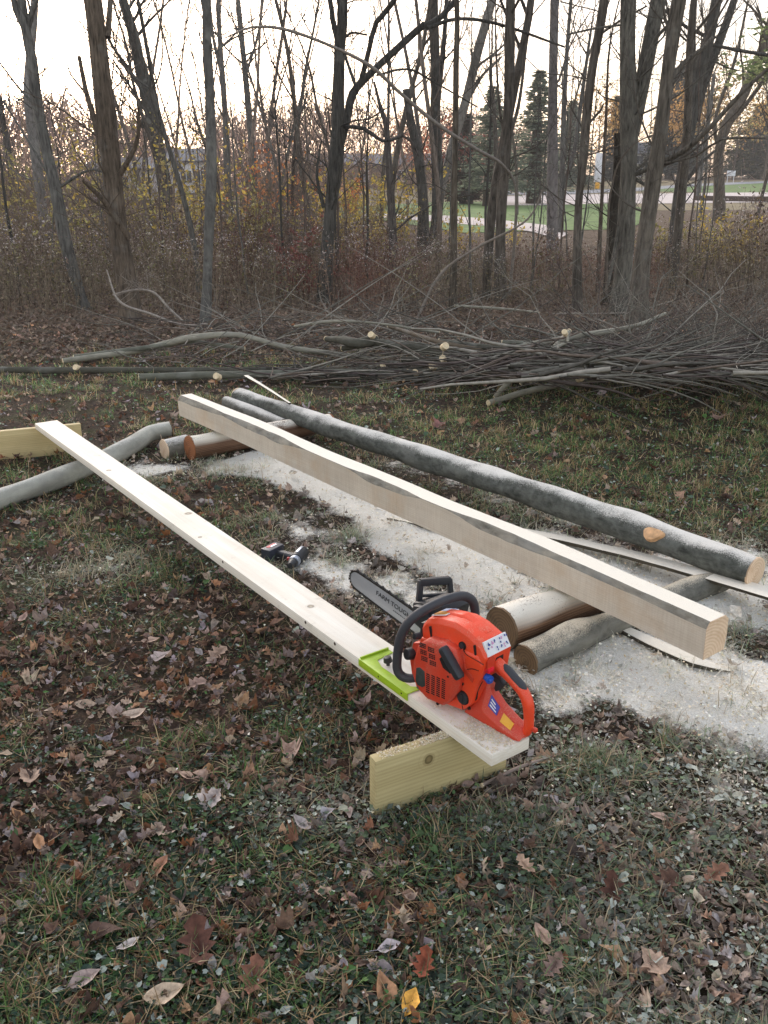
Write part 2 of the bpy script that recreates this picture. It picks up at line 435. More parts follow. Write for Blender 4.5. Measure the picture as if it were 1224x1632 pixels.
def green(x, y):
    # where living ground cover outweighs the dead leaves
    g = 0.5 * fbm(x * 1.3 + 40, y * 1.3 + 11, 4) + 0.5 * fbm(x * 5.3 + 4, y * 5.3 + 1, 3)
    g = g + 0.08 * sstep(0.3, 1.5, x) + 0.20 * np.exp(-((y - 6.2) / 1.7) ** 2) * sstep(-0.5, 0.9, x) - 0.22 * sstep(9.0, 9.8, y) - 0.07 * sstep(0.2, -0.8, x) * sstep(4, 2.5, y) * sstep(1.2, 1.8, y) + 0.13 * sstep(0.15, 0.6, x) * sstep(2.6, 2.0, y)
    return g
def rise(y):
    return 1.45 * sstep(52, 150, y)                  # the far side of the road lies a little higher
def gz(x, y):
    d = np.hypot(x, y)
    return rise(y) + bump(x, y) * (1 - sstep(14, 22, d)) + (0.010 + 0.05 * (fbm(np.asarray(x) * 6 + 8, np.asarray(y) * 6, 3) - 0.35)) * np.clip(dust(x, y) - 0.35, 0, 1)

m, nt, b = new_mat('ground'); g = NG(nt)
w = g.world(); n1 = g.noise(w, 3.5, 6, 0.65); n2 = g.noise(w, 28, 4, 0.7); n3 = g.noise(w, 160, 3, 0.7); n4 = g.voro(w, 38)
c = g.ramp(n2, [(0.3, S(30, 25, 21)), (0.5, S(56, 46, 38)), (0.66, S(82, 66, 52)), (0.8, S(120, 98, 76))])
c = g.mix(g.ramp(n1, [(0.48, 0.0), (0.62, 0.55)]), c, g.ramp(n3, [(0.3, S(38, 44, 24)), (0.7, S(82, 88, 50))]))
c = g.mix(g.ramp(n4, [(0.0, 0.5), (0.5, 0.0)]), c, S(88, 68, 54))
far = g.attr('far'); c = g.mix(far, c, g.ramp(n1, [(0.3, S(80, 68, 56)), (0.7, S(116, 98, 82))]))
du = g.attr('dust')
k = g.ramp(g.math('MULTIPLY', g.math('ADD', du, g.math('ADD', g.math('MULTIPLY', n3, 0.45), g.math('MULTIPLY', n2, 0.5))), 0.5), [(0.45, 0.0), (0.56, 1.0)])
c = g.mix(k, c, g.ramp(n3, [(0.25, S(228, 220, 204, 0.9)), (0.75, S(255, 253, 246, 0.96))]))
g.l.new(c, b.inputs['Base Color']); b.inputs['Roughness'].default_value = 0.95; b.inputs['Specular IOR Level'].default_value = 0.15
g.bump(g.math('ADD', n3, g.math('MULTIPLY', n2, 1.5)), 0.9, 0.012, b)
M['ground'] = m

u = np.linspace(-1, 1, 301); xs = 320 * np.sinh(7.2 * u) / np.sinh(7.2)
u = np.linspace(-0.62, 1, 420); ys = 3.0 + 500 * np.sinh(7.2 * u) / np.sinh(7.2)
GX, GY = np.meshgrid(xs, ys)
GZ = gz(GX, GY)
buf = Buf(); nx = len(xs); ny = len(ys)
i = np.arange(ny - 1)[:, None] * nx; j = np.arange(nx - 1)[None]
F = np.stack([i + j, i + j + 1, i + nx + j + 1, i + nx + j], -1).reshape(-1, 4)
buf.add(np.stack([GX, GY, GZ], -1).reshape(-1, 3), F)
ground = buf.build('ground', 'ground'); tag(ground, kind='structure')
a = ground.data.attributes.new('dust', 'FLOAT', 'POINT'); a.data.foreach_set('value', dust(GX, GY).ravel().astype(np.float32))
a = ground.data.attributes.new('far', 'FLOAT', 'POINT'); a.data.foreach_set('value', (sstep(9.5, 12.5, GY + 0.6 * fbm(GX, GY))).ravel().astype(np.float32))

# distant lawns, drive and road: sheets on the ground beyond the woods
def noise_sheet_mat(name, a_, b_, scale):
    m, nt, b = new_mat(name); g = NG(nt); n = g.noise(g.world(), scale, 5, 0.65)
    g.l.new(g.ramp(n, [(0.3, a_), (0.7, b_)]), b.inputs['Base Color']); b.inputs['Roughness'].default_value = 0.9; M[name] = m
noise_sheet_mat('lawn', S(62, 84, 34, 1.0), S(104, 132, 56, 1.0), 1.3)
noise_sheet_mat('gravel', S(186, 172, 166, 0.9), S(214, 202, 196, 0.9), 2.5)
noise_sheet_mat('asphalt', S(140, 142, 148, 0.8), S(168, 168, 172, 0.8), 1.5)
noise_sheet_mat('leafy_yard', S(96, 86, 58, 0.9), S(140, 122, 84, 0.9), 0.8)
def atg(px, py):                                     # where the line of sight meets the far ground
    p = at(px, py, 0.0)
    lo, hi = 5.0, 480.0; d = ray(px, py)
    for _ in range(50):
        m_ = (lo + hi) / 2
        if CAM_H + d[2] / d[1] * m_ > float(rise(m_)): lo = m_
        else: hi = m_
    return np.array([d[0] / d[1] * lo, lo, float(rise(lo))])
def sheet(name, px, mat, z):
    bm = bmesh.new(); pts = [atg(x, y) for x, y in px]
    f = bm.faces.new([bm.verts.new((p[0], p[1], 0)) for p in pts])
    bmesh.ops.recalc_face_normals(bm, faces=[f])
    if f.normal.z < 0: f.normal_flip()
    bmesh.ops.triangulate(bm, faces=[f])
    for _ in range(6):
        es = [e for e in bm.edges if e.calc_length() > 4.0]
        if es: bmesh.ops.subdivide_edges(bm, edges=es, cuts=1); bmesh.ops.triangulate(bm, faces=bm.faces[:])
    for v in bm.verts: v.co.z = float(gz(v.co.x, v.co.y)) + 0.008 + z * 0.25
    return tag(bm_obj(name, bm, mat, smooth_angle=None), kind='structure')
sheet('leafy_yard', [(480, 300), (560, 290), (700, 290), (1500, 286), (1700, 306), (1500, 332), (1000, 336), (700, 336), (480, 330)], 'leafy_yard', 0.0)
sheet('lawn', [(520, 332), (700, 322), (800, 322), (960, 322), (1040, 334), (1035, 350), (1000, 366), (880, 368), (740, 372), (600, 350), (520, 346)], 'lawn', 0.05)
sheet('far_lawn', [(1020, 305), (1060, 297), (1224, 291), (1600, 289), (1600, 306), (1180, 308)], 'lawn', 0.06)
sheet('path', [(560, 340), (640, 343), (720, 345), (800, 352), (870, 360), (905, 374), (890, 384), (850, 371), (780, 362), (720, 357), (640, 350), (560, 346)], 'gravel', 0.10)
sheet('gravel_drive', [(780, 314), (860, 311), (960, 310), (1224, 307), (1700, 303), (1700, 322), (1224, 323), (1060, 325), (960, 325), (860, 328), (780, 328)], 'gravel', 0.10)
sheet('road', [(780, 305), (880, 306), (1000, 301), (1100, 294), (1224, 289), (1600, 287), (1600, 289), (1224, 292), (1100, 298), (1000, 306), (880, 311), (780, 311)], 'asphalt', 0.14)

# ------------------------------------------------------------------ boards
BT = 2.192                                          # heading of the long board
bu = np.array([math.cos(BT), math.sin(BT), 0]); bv = np.array([bu[1], -bu[0], 0])
BO = np.array([0.30, 2.03, 0.0]) + bu * 0.018
# local frame of the board: X along it, Y to its left, Z up. bv is its right side, so local y = -v
bm = bmesh.new(); bm_box(bm, 0, 4.27, 0, 0.14, 0, 0.038, 0.004, 2)
board_origin = BO + bv * 0.14 + np.array([0, 0, 0.1855])
board = bm_obj('long_board', bm, 'pine_board', mat4=frame_mat(board_origin, bu))
tag(board, 'long pale pine board lying flat under the chainsaw, propped on two greenish boards', 'board')
for (lx, nm) in ((0.97, 0), (0.78, 1), (1.62, 0)):  # small dark nicks in its near edge
    bm = bmesh.new(); bm_cyl(bm, (lx, 0.1385, 0.028), (0, 1, 0), 0.006, 0.0022, 10)
    plain('nick', S(60, 40, 28), 0.9) if 'nick' not in M else None
    bm_obj('nick', bm, 'nick', parent=board)

def treated(px0, px1, name, mat, label, z1, flip=1, px_len=None):
    a = at(*px0); b_ = at(*px1); d = (b_ - a) / np.linalg.norm(b_ - a); L = px_len or np.linalg.norm(b_ - a)
    bm = bmesh.new(); bm_box(bm, 0, L, 0, 0.038, -0.005, z1, 0.004, 2)
    o = bm_obj(name, bm, mat, mat4=frame_mat(a, d)); tag(o, label, 'board'); return o, a, d
nb, nb_a, nb_d = treated((599, 1303), (806, 1229), 'support_board', 'treated_wood',
        'short greenish board on edge with a knot, under the chainsaw end of the long board', 0.184)
a = at(2, 733); bfar = at(108, 722)
d = (bfar - a) / np.linalg.norm(bfar - a)
bm = bmesh.new(); bm_box(bm, -0.9, 0.50, 0, 0.038, -0.005, 0.184, 0.004, 2)
o = bm_obj('support_board', bm, 'treated_wood_far', mat4=frame_mat(a + d * 0, d)); tag(o, 'yellowish treated board on edge propping the far end of the long pale board', 'board')
# thin stick by the board end
def seg_tube_obj(name, pts, radii, mat, col, label, cat, k=8, lump=0.08, ends=True, group=None, seed=1, step=0.06, endmat='cut_face', both=True, sub=None):
    rng = np.random.RandomState(seed)
    pts = np.asarray(pts, float); radii = np.asarray(radii, float)
    org = pts[0].copy(); d = pts[-1] - pts[0]
    mt = frame_mat(org, d / np.linalg.norm(d), (0, 0, 1) if abs(d[2]) < 0.9 * np.linalg.norm(d) else (1, 0, 0)); inv = np.array(mt.inverted())
    L = pts @ inv[:3, :3].T + inv[:3, 3]
    P, Q = resample(L, radii, step)
    P = P + (fbm(P[:, :1] * 3 + seed * 7, P[:, :1] * 0 + seed) - 0.5) * lump * radii.mean() * np.array([[0, 1, 0.6]])
    bf = Buf(); c = np.repeat(np.array(col)[None] * (0.85 + 0.3 * fbm(P[:, 0] * 4 + seed, P[:, 0] * 0))[:, None], k, 0)
    tube(bf, P, Q, k, c, 0, lump * 0.8, False, rng)
    if ends:
        r = root(name, org, label, cat, mt.to_euler(), group)
        bf.build('bark', mat, r)
        for e, sgn in ((0, -1), (len(P) - 1, 1)):
            if e == 0 and not both: continue
            T = (P[e] - P[e - sgn]); T /= np.linalg.norm(T)
            bm = bmesh.new(); rr = Q[e] * 1.01
            bm_cyl(bm, tuple(P[e] - T * 0.004), tuple(T), rr, 0.006 + rr * 0.05, 16 if rr > 0.02 else 10, bev=0.0)
            bm_obj('cut_end', bm, endmat, parent=r)
        return r
    o = bf.build(name, mat, None); o.matrix_local = mt
    return tag(o, label, cat, group)

# ------------------------------------------------------------------ hewn beam
bn = at(1133, 988, 0.31); bf_ = at(287, 629, 0.31)
bx = (bf_ - bn); BL = np.linalg.norm(bx); bx /= BL
rngb = np.random.RandomState(3)
def beam_section(t):
    x = t * BL
    pres = max(sstep(0.33, 0.27, t), sstep(0.36, 0.40, t) * sstep(0.52, 0.46, t) * 0.8, sstep(0.60, 0.68, t))   # the bark comes and goes along the edge
    w1 = 0.002 + float(pres) * (0.004 + 0.024 * float(fbm(t * 13 + 2, 0.3, 3)) + 0.006 * float(fbm(t * 70, 2.1, 2)))
    w2 = 0.012 + 0.02 * float(fbm(t * 7 + 9, 4.3, 3))
    w3 = 0.020 + 0.03 * float(fbm(t * 5 + 3, 8.3, 3))
    W, Hh = 0.118, 0.142
    wob = 0.004 * math.sin(t * 23)
    bend = 0.012 * math.sin(t * PI) + 0.006 * math.sin(t * 9)
    return [(x, -W / 2 + wob, w2 * 0.4 + bend), (x, W / 2 - 0.004, 0.004 + bend), (x, W / 2, Hh - w1 * 1.25 + bend),
            (x, W / 2 - w1 * 0.55, Hh - w1 * 0.35 + bend), (x, W / 2 - w1 * 1.0, Hh + bend),
            (x, -W / 2 + w2 + wob, Hh + bend), (x, -W / 2 - 0.003, Hh - w2 + bend), (x, -W / 2 - 0.006 + wob, w3 + 0.03 + bend)]
NS = 220
secs = [beam_section(i / NS) for i in range(NS + 1)]
rb = root('hewn_beam', (bn[0], bn[1], 0.162), 'long squared timber beam with strips of bark left on its top edge, dusted with sawdust', 'timber beam')
mt = frame_mat((bn[0], bn[1], 0.162), bx)
rb.matrix_world = mt
y_left = np.array(mt)[:3, 1]
bf = Buf(); V = np.array(secs); k = 8
V[:, :, 1] -= 0.118 / 2 - 0.020
i = np.arange(NS)[:, None] * k; j = np.arange(k)[None]
Fq = np.stack([i + j, i + k + j, i + k + (j + 1) % k, i + (j + 1) % k], -1)
wood = Fq[:, [0, 1, 4, 5, 6, 7]].reshape(-1, 4); wane = Fq[:, [2, 3]].reshape(-1, 4)
bf.add(V.reshape(-1, 3), wood); bf.build('timber', 'beam_wood', rb, smooth=False)
bf = Buf(); bf.add(V.reshape(-1, 3), wane, S(132, 126, 114, 0.85)); bf.build('bark_strip', 'strip_bark', rb)
for e, s_ in ((0, -1), (NS, 1)):
    bm = bmesh.new(); ring = [tuple(p) for p in V[e]]
    bm_loft(bm, [[(p[0] - 0.001, p[1], p[2]) for p in ring], [(p[0] + 0.001 + 0.0, p[1], p[2]) for p in ring]]); bmesh.ops.translate(bm, verts=bm.verts, vec=(s_ * 0.0015, -0.0, -0.0))
    oo = bm_obj('end_grain', bm, 'end_grain', parent=rb)

# ------------------------------------------------------------------ logs
GREYB = S(112, 112, 104, 0.8); PALEB = S(168, 166, 156, 0.8); DARKB = S(92, 88, 78, 0.8)
la = at(1203, 912, 0.155); lb = at(380, 631, 0.155)
mid = [at(1040, 852, 0.16), at(800, 770, 0.165), at(560, 692, 0.165)]
log = seg_tube_obj('bark_log', [la] + mid + [lb], [0.066, 0.070, 0.069, 0.066, 0.060], 'log_bark', S(88, 90, 84, 0.8),
    'long straight grey bark log lying behind the squared beam, with a pale round branch scar', 'log', k=28, lump=0.10, seed=4, step=0.04, endmat='end_grain')
# branch scar on its near side
p = at(1035, 858, 0.18); ax = (lb - la) / np.linalg.norm(lb - la)
minv = log.matrix_basis.inverted() if False else frame_mat(la, ax).inverted()
pc = minv @ Vector(p)
bm = bmesh.new(); ring0 = []; ring1 = []
for t in range(18):
    a_ = t * 2 * PI / 18; rr = 0.036 * (1 + 0.12 * math.sin(3 * a_))
    ring0.append((pc.x + rr * 1.35 * math.cos(a_) - 0.01 * math.sin(a_), rr * 0.9 * math.sin(a_)))
N_ = Vector((0, 0.80, 0.60)).normalized(); Tn = Vector((0, -0.60, 0.80))
ring_in = [tuple(Vector((x, 0, 0)) + N_ * 0.050 + Tn * yv) for x, yv in ring0]
ring_out = [tuple(Vector((pc.x + (x - pc.x) * 0.9, 0, 0)) + N_ * 0.0765 + Tn * yv * 0.9) for x, yv in ring0]
bm_loft(bm, [ring_in, ring_out], 0.002); bm_obj('branch_scar', bm, 'fresh_scar', parent=log)
l2a = at(452, 678, 0.10); l2b = at(362, 642, 0.115)
seg_tube_obj('bark_log', [l2b, at(410, 661, 0.108), l2a], [0.052, 0.05, 0.042], 'log_bark', S(104, 102, 94, 0.8),
    'shorter dark log tucked beneath the far end of the long grey log', 'log', k=22, lump=0.10, seed=14, step=0.05, endmat='end_grain_old')
# near support logs under the beam
a0 = at(800, 1002, 0.09); a1 = at(955, 945, 0.085); d = (a1 - a0) / np.linalg.norm(a1 - a0)
seg_tube_obj('support_log', [a0, a0 + d * 0.25, a0 + d * 0.56], [0.083, 0.078, 0.072], 'debarked_wood', S(150, 100, 66, 0.7),
    'thick brown half-peeled log under the near end of the beam, sawdust on top', 'log', k=26, lump=0.07, seed=6, step=0.03, endmat='end_grain_old')
b0 = at(838, 1052, 0.05); b1 = at(980, 990, 0.055); b2 = at(1100, 940, 0.06); b3 = at(1150, 925, 0.06)
seg_tube_obj('support_pole', [b0, (b0 + b1) / 2 + np.array([0, 0, 0.012]), b1, b2, b3], [0.058, 0.060, 0.052, 0.05, 0.046], 'support_bark', S(112, 110, 102, 0.8),
    'grey pole on the ground heaped with sawdust, crossing under the beam beside the half-peeled log', 'pole', k=22, lump=0.14, seed=9, step=0.03, endmat='end_grain_old')
# far support logs
c0 = at(303, 714, 0.08); c1 = at(550, 668, 0.08); dd_ = (c1 - c0); dd_ /= np.linalg.norm(dd_)
seg_tube_obj('support_log', [c0, c0 + dd_ * 0.45, c0 + dd_ * 1.06], [0.078, 0.074, 0.058], 'peeled_wood', S(150, 110, 80, 0.7),
    'reddish brown peeled log under the far end of the beam with an orange cut end', 'log', k=24, lump=0.06, seed=16, step=0.04, endmat='end_grain_orange')
c2 = at(262, 716, 0.06)
seg_tube_obj('log_stub', [c2, c2 + dd_ * 0.16], [0.062, 0.062], 'log_bark', S(104, 100, 90, 0.8),
    'short bark-covered log stub with a pale cut end, left of the orange ended log', 'log', k=20, lump=0.08, seed=18, step=0.03, endmat='end_grain')
# grey pole under the far end of the board
e = [(-130, 845, 0.055), (0, 795, 0.055), (120, 752, 0.06), (205, 712, 0.065), (240, 690, 0.075), (272, 683, 0.085)]
seg_tube_obj('grey_pole', [at(*q) for q in e], [0.060, 0.060, 0.056, 0.054, 0.058, 0.052], 'pole_bark', S(178, 176, 164, 0.8),
    'smooth pale grey crooked pole lying under the far end of the long board', 'pole', k=20, lump=0.10, seed=21, step=0.05, endmat='end_grain_old')
seg_tube_obj('stick', [at(768, 1252, 0.012), at(830, 1222, 0.014), at(900, 1200, 0.012)], [0.007, 0.006, 0.003], 'stick_bark', S(150, 134, 124, 0.8),
    'thin pinkish stick on the grass beside the near greenish board', 'stick', k=7, lump=0.1, seed=22, step=0.03)

# slabs sawn off the log
def slab(name, pts, w, th, label, seed=1, top='slab_wood', belly=0.5, both=None):
    pts = np.array([at(*q) for q in pts]); P, W_ = resample(pts, np.array(w), 0.05)
    org = P[0]; dx = (P[-1] - P[0]) / np.linalg.norm(P[-1] - P[0]); mt = frame_mat(org, dx); inv = np.array(mt.inverted())
    L = P @ inv[:3, :3].T + inv[:3, 3]
    rr = root(name, org, label, 'slab'); rr.matrix_world = mt
    n = len(L); top_v = []; bot = []
    for i_, (q, ww) in enumerate(zip(L, W_)):
        e_ = ww * (1 + 0.18 * (float(fbm(q[0] * 6 + seed, 3.1, 3)) - 0.5) * 2); e2 = ww * (1 + 0.18 * (float(fbm(q[0] * 6 + seed, 9.1, 3)) - 0.5) * 2)
        top_v.append([(q[0], q[1] + e_, q[2]), (q[0], q[1], q[2] + 0.001), (q[0], q[1] - e2, q[2])])
        bot.append([(q[0], q[1] + e_, q[2] - 0.002), (q[0], q[1] + e_ * 0.6, q[2] - th), (q[0], q[1] - e2 * 0.6, q[2] - th), (q[0], q[1] - e2, q[2] - 0.002)])
    for nm, rows, mat, kk in (('sawn_face', np.array(top_v), top, 3), ('bark', np.array(bot), 'stick_bark', 4)):
        bf = Buf(); i = np.arange(n - 1)[:, None] * kk; j = np.arange(kk - 1)[None]
        bf.add(rows.reshape(-1, 3), np.stack([i + j, i + j + 1, i + kk + j + 1, i + kk + j], -1).reshape(-1, 4), S(96, 90, 78, 0.8)); o = bf.build(nm, mat, rr, smooth=False)
    return rr
slab('wood_slab', [(1300, 968, 0.13), (1224, 943, 0.125), (1100, 908, 0.10), (980, 876, 0.07), (860, 850, 0.04), (800, 838, 0.03)], [0.050, 0.050, 0.045, 0.040, 0.030, 0.012], 0.022,
     'long thin sawn slab covered in sawdust, lying between the beam and the grey log', 1)
slab('wood_slab', [(1168, 1068, 0.020), (1110, 1052, 0.035), (1040, 1022, 0.035), (985, 996, 0.03)], [0.012, 0.030, 0.034, 0.02], 0.026,
     'short curved slab half buried in sawdust just below the near end of the beam', 2)
slab('wood_slab', [(618, 824, 0.03), (680, 838, 0.025), (760, 868, 0.02), (850, 915, 0.02)], [0.008, 0.014, 0.012, 0.006], 0.018,
     'thin dark sliver of slab in the sawdust under the middle of the beam', 3, top='stick_wood' if 'stick_wood' in M else 'slab_wood')
slab('wood_slab', [(392, 598, 0.22), (425, 618, 0.24), (462, 642, 0.25)], [0.018, 0.012, 0.008], 0.012,
     'pale wood splinter sticking out behind the far end of the long grey log', 5)

# ------------------------------------------------------------------ chainsaw
plain('saw_red', S(226, 62, 30, 0.95), 0.38, noise=0.05, scale=30, spec=0.5)
plain('saw_red_dark', S(196, 52, 30, 0.9), 0.45, noise=0.07, scale=30)
for nm_, cl_ in (('saw_red', S(236, 72, 34, 0.97)), ('saw_red_dark', S(210, 62, 36, 0.92))):
    m, nt, b = new_mat(nm_); g = NG(nt); w = g.coord(); n1 = g.noise(w, 420, 3, 0.8); n2 = g.noise(w, 22, 4, 0.6); n3 = g.noise(w, 9, 2)
    c = g.mix(g.ramp(n2, [(0.35, 0.0), (0.75, 0.22)]), cl_, S(150, 48, 34, 0.8))
    c = g.mix(g.math('MULTIPLY', g.ramp(g.up(), [(-0.2, 0.12), (0.9, 0.55)]), g.ramp(g.math('ADD', n1, g.math('MULTIPLY', n2, 0.5)), [(0.80, 0.0), (0.92, 1.0)])), c, S(228, 206, 176, 0.85))
    g.l.new(c, b.inputs['Base Color']); g.l.new(g.ramp(n2, [(0.3, 0.34), (0.7, 0.62)]), b.inputs['Roughness']); g.bump(n1, 0.12, 0.0008, b); M[nm_] = m
plain('saw_black', S(42, 43, 47), 0.5, noise=0.10, scale=60, spec=0.45)
plain('saw_rubber', S(54, 55, 60), 0.62, noise=0.12, scale=90)
plain('hole', S(22, 16, 14), 0.9)
plain('steel', S(150, 150, 152), 0.35, metal=0.85, noise=0.12, scale=14)
plain('bar_paint', S(176, 178, 182, 0.9), 0.38, metal=0.35, noise=0.10, scale=9)
plain('chain', S(64, 62, 60), 0.45, metal=0.8, noise=0.2, scale=60)
plain('label_white', S(236, 236, 238, 0.85), 0.4, noise=0.03)
plain('label_orange', S(222, 150, 52, 0.9), 0.4, noise=0.2)
plain('label_yellow', S(240, 176, 50, 0.9), 0.4, noise=0.05)
plain('label_blue', S(60, 62, 160, 0.9), 0.4, noise=0.05)
plain('label_grey', S(160, 176, 210, 0.9), 0.4, noise=0.3, scale=120)
plain('ink_black', S(28, 28, 32), 0.5, noise=0.0)
plain('ink_blue', S(40, 60, 140), 0.5, noise=0.0)
plain('ink_pink', S(210, 150, 190), 0.5, noise=0.0)
plain('badge_green', S(52, 58, 56), 0.5, noise=0.2, scale=80)
plain('knob_blue', S(30, 80, 170), 0.4, noise=0.05)
plain('lever_red', S(220, 30, 50), 0.35, noise=0.03)
plain('brass', S(190, 150, 60), 0.35, metal=0.8)
plain('lime', S(168, 200, 44, 0.85), 0.42, noise=0.10, scale=35)

yaw = BT + R(7)
fs = np.array([math.cos(yaw), math.sin(yaw), 0])
SO = BO + bu * 0.041 + bv * 0.128 + np.array([0, 0, 0.2235])
saw = root('chainsaw', SO, 'orange-red chainsaw with black handles standing on the near end of the long board', 'chainsaw', (0, 0, yaw))
# local: x forward along the saw, y = left side (the side with the starter), z up; L() takes (forward, right, up)
def L(s, r, h): return (s, -r, h)
def SB(name, mat, build, parent=saw, ang=35):
    bm = bmesh.new(); build(bm); return bm_obj(name, bm, mat, parent=parent, smooth_angle=ang)

# top cover: lofted across the saw, narrower at the top
def cover_prof(r, top, k=1.0):
    return [L(0.118, r, 0.10), L(0.083, r, 0.16), L(0.074, r, 0.222), L(0.078, r, 0.238 * k), L(0.100, r * 0.96, 0.262 * k), L(0.150, r * 0.93, 0.281 * k),
            L(0.195, r * 0.9, 0.287 * k), L(0.255, r * 0.88, 0.277 * k), L(0.308, r * 0.86, 0.257 * k), L(0.324, r * 0.9, 0.235 * k), L(0.316, r, 0.195), L(0.26, r, 0.165), L(0.2, r, 0.12)]
SB('top_cover', 'saw_red', lambda b: bm_loft(b, [cover_prof(-0.058, 1, 0.93), cover_prof(-0.050, 1, 0.985), cover_prof(-0.025, 1, 1.0), cover_prof(0.02, 1, 1.0), cover_prof(0.042, 1, 0.985), cover_prof(0.050, 1, 0.93)], 0.005, 2))
SB('cover_ridge', 'saw_red', lambda b: bm_loft(b, [[L(0.115, r, 0.262 + z), L(0.205, r, 0.286 + z), L(0.27, r * 0.8, 0.272 + z), L(0.268, r * 0.8, 0.26), L(0.205, r, 0.27), L(0.115, r, 0.25)] for r, z in ((-0.018, 0), (-0.012, 0.008), (0.014, 0.008), (0.02, 0))], 0.003))
# crankcase and tanks
hs = [L(0.150, 0, 0.024), L(0.118, 0, 0.060), L(0.102, 0, 0.125), L(0.080, 0, 0.200), L(0.10, 0, 0.222), L(0.24, 0, 0.215), L(0.325, 0, 0.19), L(0.345, 0, 0.12), L(0.335, 0, 0.05), L(0.30, 0, 0.018), L(0.22, 0, 0.014)]
def hsec(r, k=0.0): return [(p[0] + (k if p[0] < 0.2 else -k), -r, p[2] + (k if p[2] < 0.1 else -k)) for p in hs]
SB('crankcase', 'saw_red', lambda b: bm_loft(b, [hsec(-0.063, 0.006), hsec(-0.057), hsec(0.048), hsec(0.056, 0.008)], 0.004))
SB('panel_edge', 'saw_red_dark', lambda b: bm_loft(b, [[L(0.152, r, 0.226), L(0.172, r, 0.208), L(0.152, r, 0.16), L(0.112, r, 0.135), L(0.108, r, 0.150), L(0.140, r, 0.170)] for r in (-0.0635, -0.0665)], 0.001))
SB('bar_side_cover', 'saw_black', lambda b: bm_loft(b, [[L(0.17, r, 0.04), L(0.16, r, 0.13), L(0.25, r, 0.17), L(0.40, r, 0.18), L(0.43, r, 0.14), L(0.42, r, 0.09), L(0.33, r, 0.03)] for r in (0.056, 0.088)], 0.008))
# starter housing: rounded block standing proud of the left side
so = [(0.165, 0.222), (0.215, 0.226), (0.272, 0.216), (0.308, 0.185), (0.325, 0.130), (0.328, 0.070), (0.312, 0.036), (0.265, 0.018), (0.205, 0.024), (0.178, 0.050), (0.152, 0.095), (0.145, 0.14), (0.150, 0.19)]
cs, chh = 0.24, 0.12
def ssec(r, k): return [L(cs + (x - cs) * k, r, chh + (z - chh) * k) for x, z in so]
starter = SB('starter_housing', 'saw_red_dark', lambda b: bm_loft(b, [ssec(-0.055, 1.0), ssec(-0.078, 1.0), ssec(-0.088, 0.94), ssec(-0.092, 0.84)], 0.002))
# recessed vent slots on its face
def slots(b, x0, z0, dx, dz, nx_, nz, w, h, shear=0.0, r=-0.0922):
    for i_ in range(nx_):
        for k_ in range(nz):
            cx = x0 + i_ * dx; cz = z0 + k_ * dz + i_ * dx * shear
            bm_box(b, cx - w / 2, cx + w / 2, -r - 0.0008, -r + 0.0006, cz - h / 2, cz + h / 2)
def vent_up(b):
    for gi in range(2):
        for gj in range(3):
            slots(b, 0.292 - gi * 0.034 - gj * 0.004, 0.186 - gj * 0.020, -0.0066, 0.0055, 4, 3, 0.0048, 0.0036, -0.12)
SB('upper_vent', 'hole', vent_up, starter)
def vent_low(b):
    for gi in range(4):
        slots(b, 0.258 - gi * 0.0205, 0.050 + gi * 0.003, -0.0, 0.0065, 1, 10, 0.0135, 0.0036)
SB('lower_vent', 'hole', vent_low, starter)
SB('badge', 'badge_green', lambda b: bm_prism(b, [(0.309, 0.066), (0.306, 0.110), (0.292, 0.118), (0.272, 0.112), (0.268, 0.066), (0.28, 0.056), (0.30, 0.055)], 0.0915, 0.0932, 0.001), starter)
SB('badge_rim', 'saw_red_dark', lambda b: bm_prism(b, [(0.313, 0.062), (0.310, 0.113), (0.292, 0.122), (0.269, 0.116), (0.264, 0.064), (0.279, 0.051), (0.302, 0.050)], 0.088, 0.0922, 0.001), starter)
# starter pull handle, leaning along the housing
def pull(b):
    m = frame_mat(L(0.177, -0.105, 0.214), Vector(L(-0.052, -0.0, -0.050)), (0, 1, 0))
    q = bmesh.new(); bm_loft(q, [[(x, y * k_, z * k_) for y, z in ((-0.010, -0.014), (0.010, -0.014), (0.012, 0), (0.010, 0.014), (-0.010, 0.014), (-0.012, 0))] for x, k_ in ((-0.022, 0.75), (-0.016, 0.95), (0.03, 1.0), (0.072, 0.95), (0.078, 0.75))], 0.003)
    bmesh.ops.transform(q, matrix=m, verts=q.verts); me = bpy.data.meshes.new('t'); q.to_mesh(me); q.free(); b.from_mesh(me); bpy.data.meshes.remove(me)
ph = SB('pull_handle', 'saw_black', pull)
SB('pull_neck', 'saw_black', lambda b: bm_cyl(b, L(0.178, -0.060, 0.165), L(-0.006, -0.045, 0.018), 0.013, 0.045, 14, 0.008), ph)
SB('pull_recess', 'hole', lambda b: bm_prism(b, [(0.195, 0.200), (0.215, 0.178), (0.200, 0.155), (0.172, 0.148), (0.160, 0.165), (0.172, 0.19)], 0.0885, 0.0925), starter)
